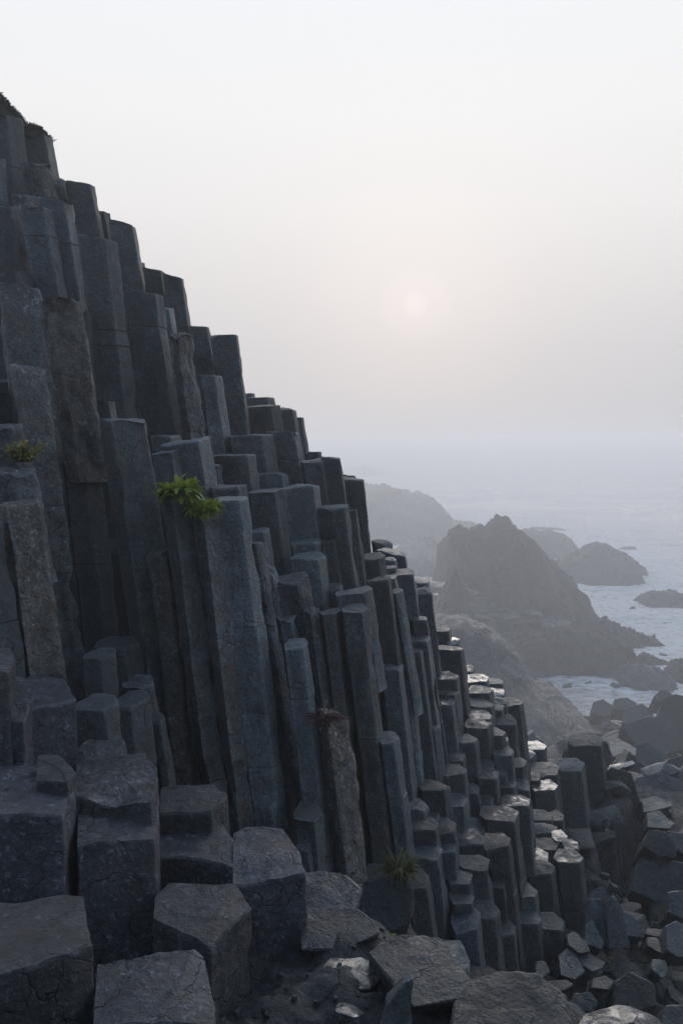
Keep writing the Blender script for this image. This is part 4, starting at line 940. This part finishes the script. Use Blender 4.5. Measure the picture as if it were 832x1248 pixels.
cr = N('ShaderNodeValToRGB'); el = cr.color_ramp.elements
stops = [(0, (.60, .61, .645)), (.05, (.615, .62, .66)), (.10, (.665, .66, .695)), (.17, (.775, .755, .77)), (.25, (.875, .86, .865)), (.34, (.93, .928, .935)), (.46, (.925, .945, .98)), (.62, (.58, .70, .90)), (1, (.38, .50, .68))]
el[0].position, el[0].color = 0, (*stops[0][1], 1); el[1].position, el[1].color = 1, (*stops[-1][1], 1)
for ps, c in stops[1:-1]:
    e = el.new(ps); e.color = (*c, 1)
L(sx.outputs[2], cr.inputs[0])
dt = N('ShaderNodeVectorMath'); dt.operation = 'DOT_PRODUCT'; L(tc.outputs['Generated'], dt.inputs[0]); dt.inputs[1].default_value = sd
az = N('ShaderNodeVectorMath'); az.operation = 'DOT_PRODUCT'; L(tc.outputs['Generated'], az.inputs[0]); az.inputs[1].default_value = (math.sin(AZ), math.cos(AZ), 0)
am = N('ShaderNodeMapRange'); am.interpolation_type = 'SMOOTHSTEP'; am.inputs[1].default_value = -.9; am.inputs[2].default_value = .55; am.inputs[3].default_value = 0.0; am.inputs[4].default_value = 1.0; L(az.outputs['Value'], am.inputs[0])
def glow(a0, a1, amt, col):
    g = N('ShaderNodeMapRange'); g.interpolation_type = 'SMOOTHERSTEP'; g.inputs[1].default_value = math.cos(R(a0)); g.inputs[2].default_value = math.cos(R(a1)); L(dt.outputs['Value'], g.inputs[0])
    m_ = N('ShaderNodeVectorMath'); m_.operation = 'SCALE'; m_.inputs[0].default_value = [c * amt for c in col]; L(g.outputs[0], m_.inputs['Scale']); return m_.outputs[0]
gl = [glow(9, 0, .03, (1, .72, .68)), glow(3.0, .2, .045, (1, .72, .68)), glow(1.0, .05, .065, (1, .72, .70))]
acc = gl[0]
for g in gl[1:]:
    ad = N('ShaderNodeVectorMath'); L(acc, ad.inputs[0]); L(g, ad.inputs[1]); acc = ad.outputs[0]
lo_ = N('ShaderNodeMix'); lo_.data_type = 'RGBA'; lo_.inputs[6].default_value = (.275, .37, .465, 1); lo_.inputs[7].default_value = (1, 1, 1, 1); L(am.outputs[0], lo_.inputs[0])
ml = N('ShaderNodeVectorMath'); ml.operation = 'MULTIPLY'; L(cr.outputs[0], ml.inputs[0]); L(lo_.outputs[2], ml.inputs[1])
ad = N('ShaderNodeVectorMath'); L(ml.outputs[0], ad.inputs[0]); L(acc, ad.inputs[1])
b2 = N('ShaderNodeBackground'); L(ad.outputs[0], b2.inputs[0]); b2.inputs[1].default_value = 1.0
as_ = N('ShaderNodeMixShader'); as_.inputs[0].default_value = .97; L(b1.outputs[0], as_.inputs[1]); L(b2.outputs[0], as_.inputs[2]); L(as_.outputs[0], out.inputs[0])

hz = ZC + 7.6
hv = [(x, y, z) for x in (-6200, 6200) for y in (-6200, 6200) for z in (-7.5, hz)]
me = bpy.data.meshes.new('haze'); me.from_pydata(hv, [], [(0, 1, 3, 2), (4, 6, 7, 5), (0, 4, 5, 1), (2, 3, 7, 6), (0, 2, 6, 4), (1, 5, 7, 3)]); me.update()
m, nt = new_mat('haze_air'); o_ = nt.nodes.new('ShaderNodeOutputMaterial'); pv = nt.nodes.new('ShaderNodeVolumePrincipled')
pv.inputs['Color'].default_value = (.96, .968, 1.0, 1); pv.inputs['Density'].default_value = .0029; pv.inputs['Anisotropy'].default_value = .5
nt.links.new(pv.outputs[0], o_.inputs['Volume'])
tag(link('haze', me, m), 'pale sea mist filling the air over cliff and sea', 'haze', kind='stuff')

cam = bpy.data.cameras.new('camera'); co = bpy.data.objects.new('camera', cam); COL.objects.link(co); S.camera = co
co.location = (0, 0, ZC); co.rotation_euler = (R(90), 0, 0)
cam.sensor_fit = 'AUTO'; cam.sensor_width = 36; cam.lens = 36 * F / 1248; cam.shift_y = -(624 - YH) / 1248; cam.clip_start = .05; cam.clip_end = 20000
S.view_settings.view_transform = 'Standard'; S.view_settings.look = 'None'; S.view_settings.exposure = 0; S.view_settings.gamma = 1
S.render.resolution_x, S.render.resolution_y = 682, 1024
S.cycles.use_denoising = True; S.cycles.volume_bounces = 2; S.cycles.max_bounces = 8; S.cycles.diffuse_bounces = 3; S.cycles.glossy_bounces = 3
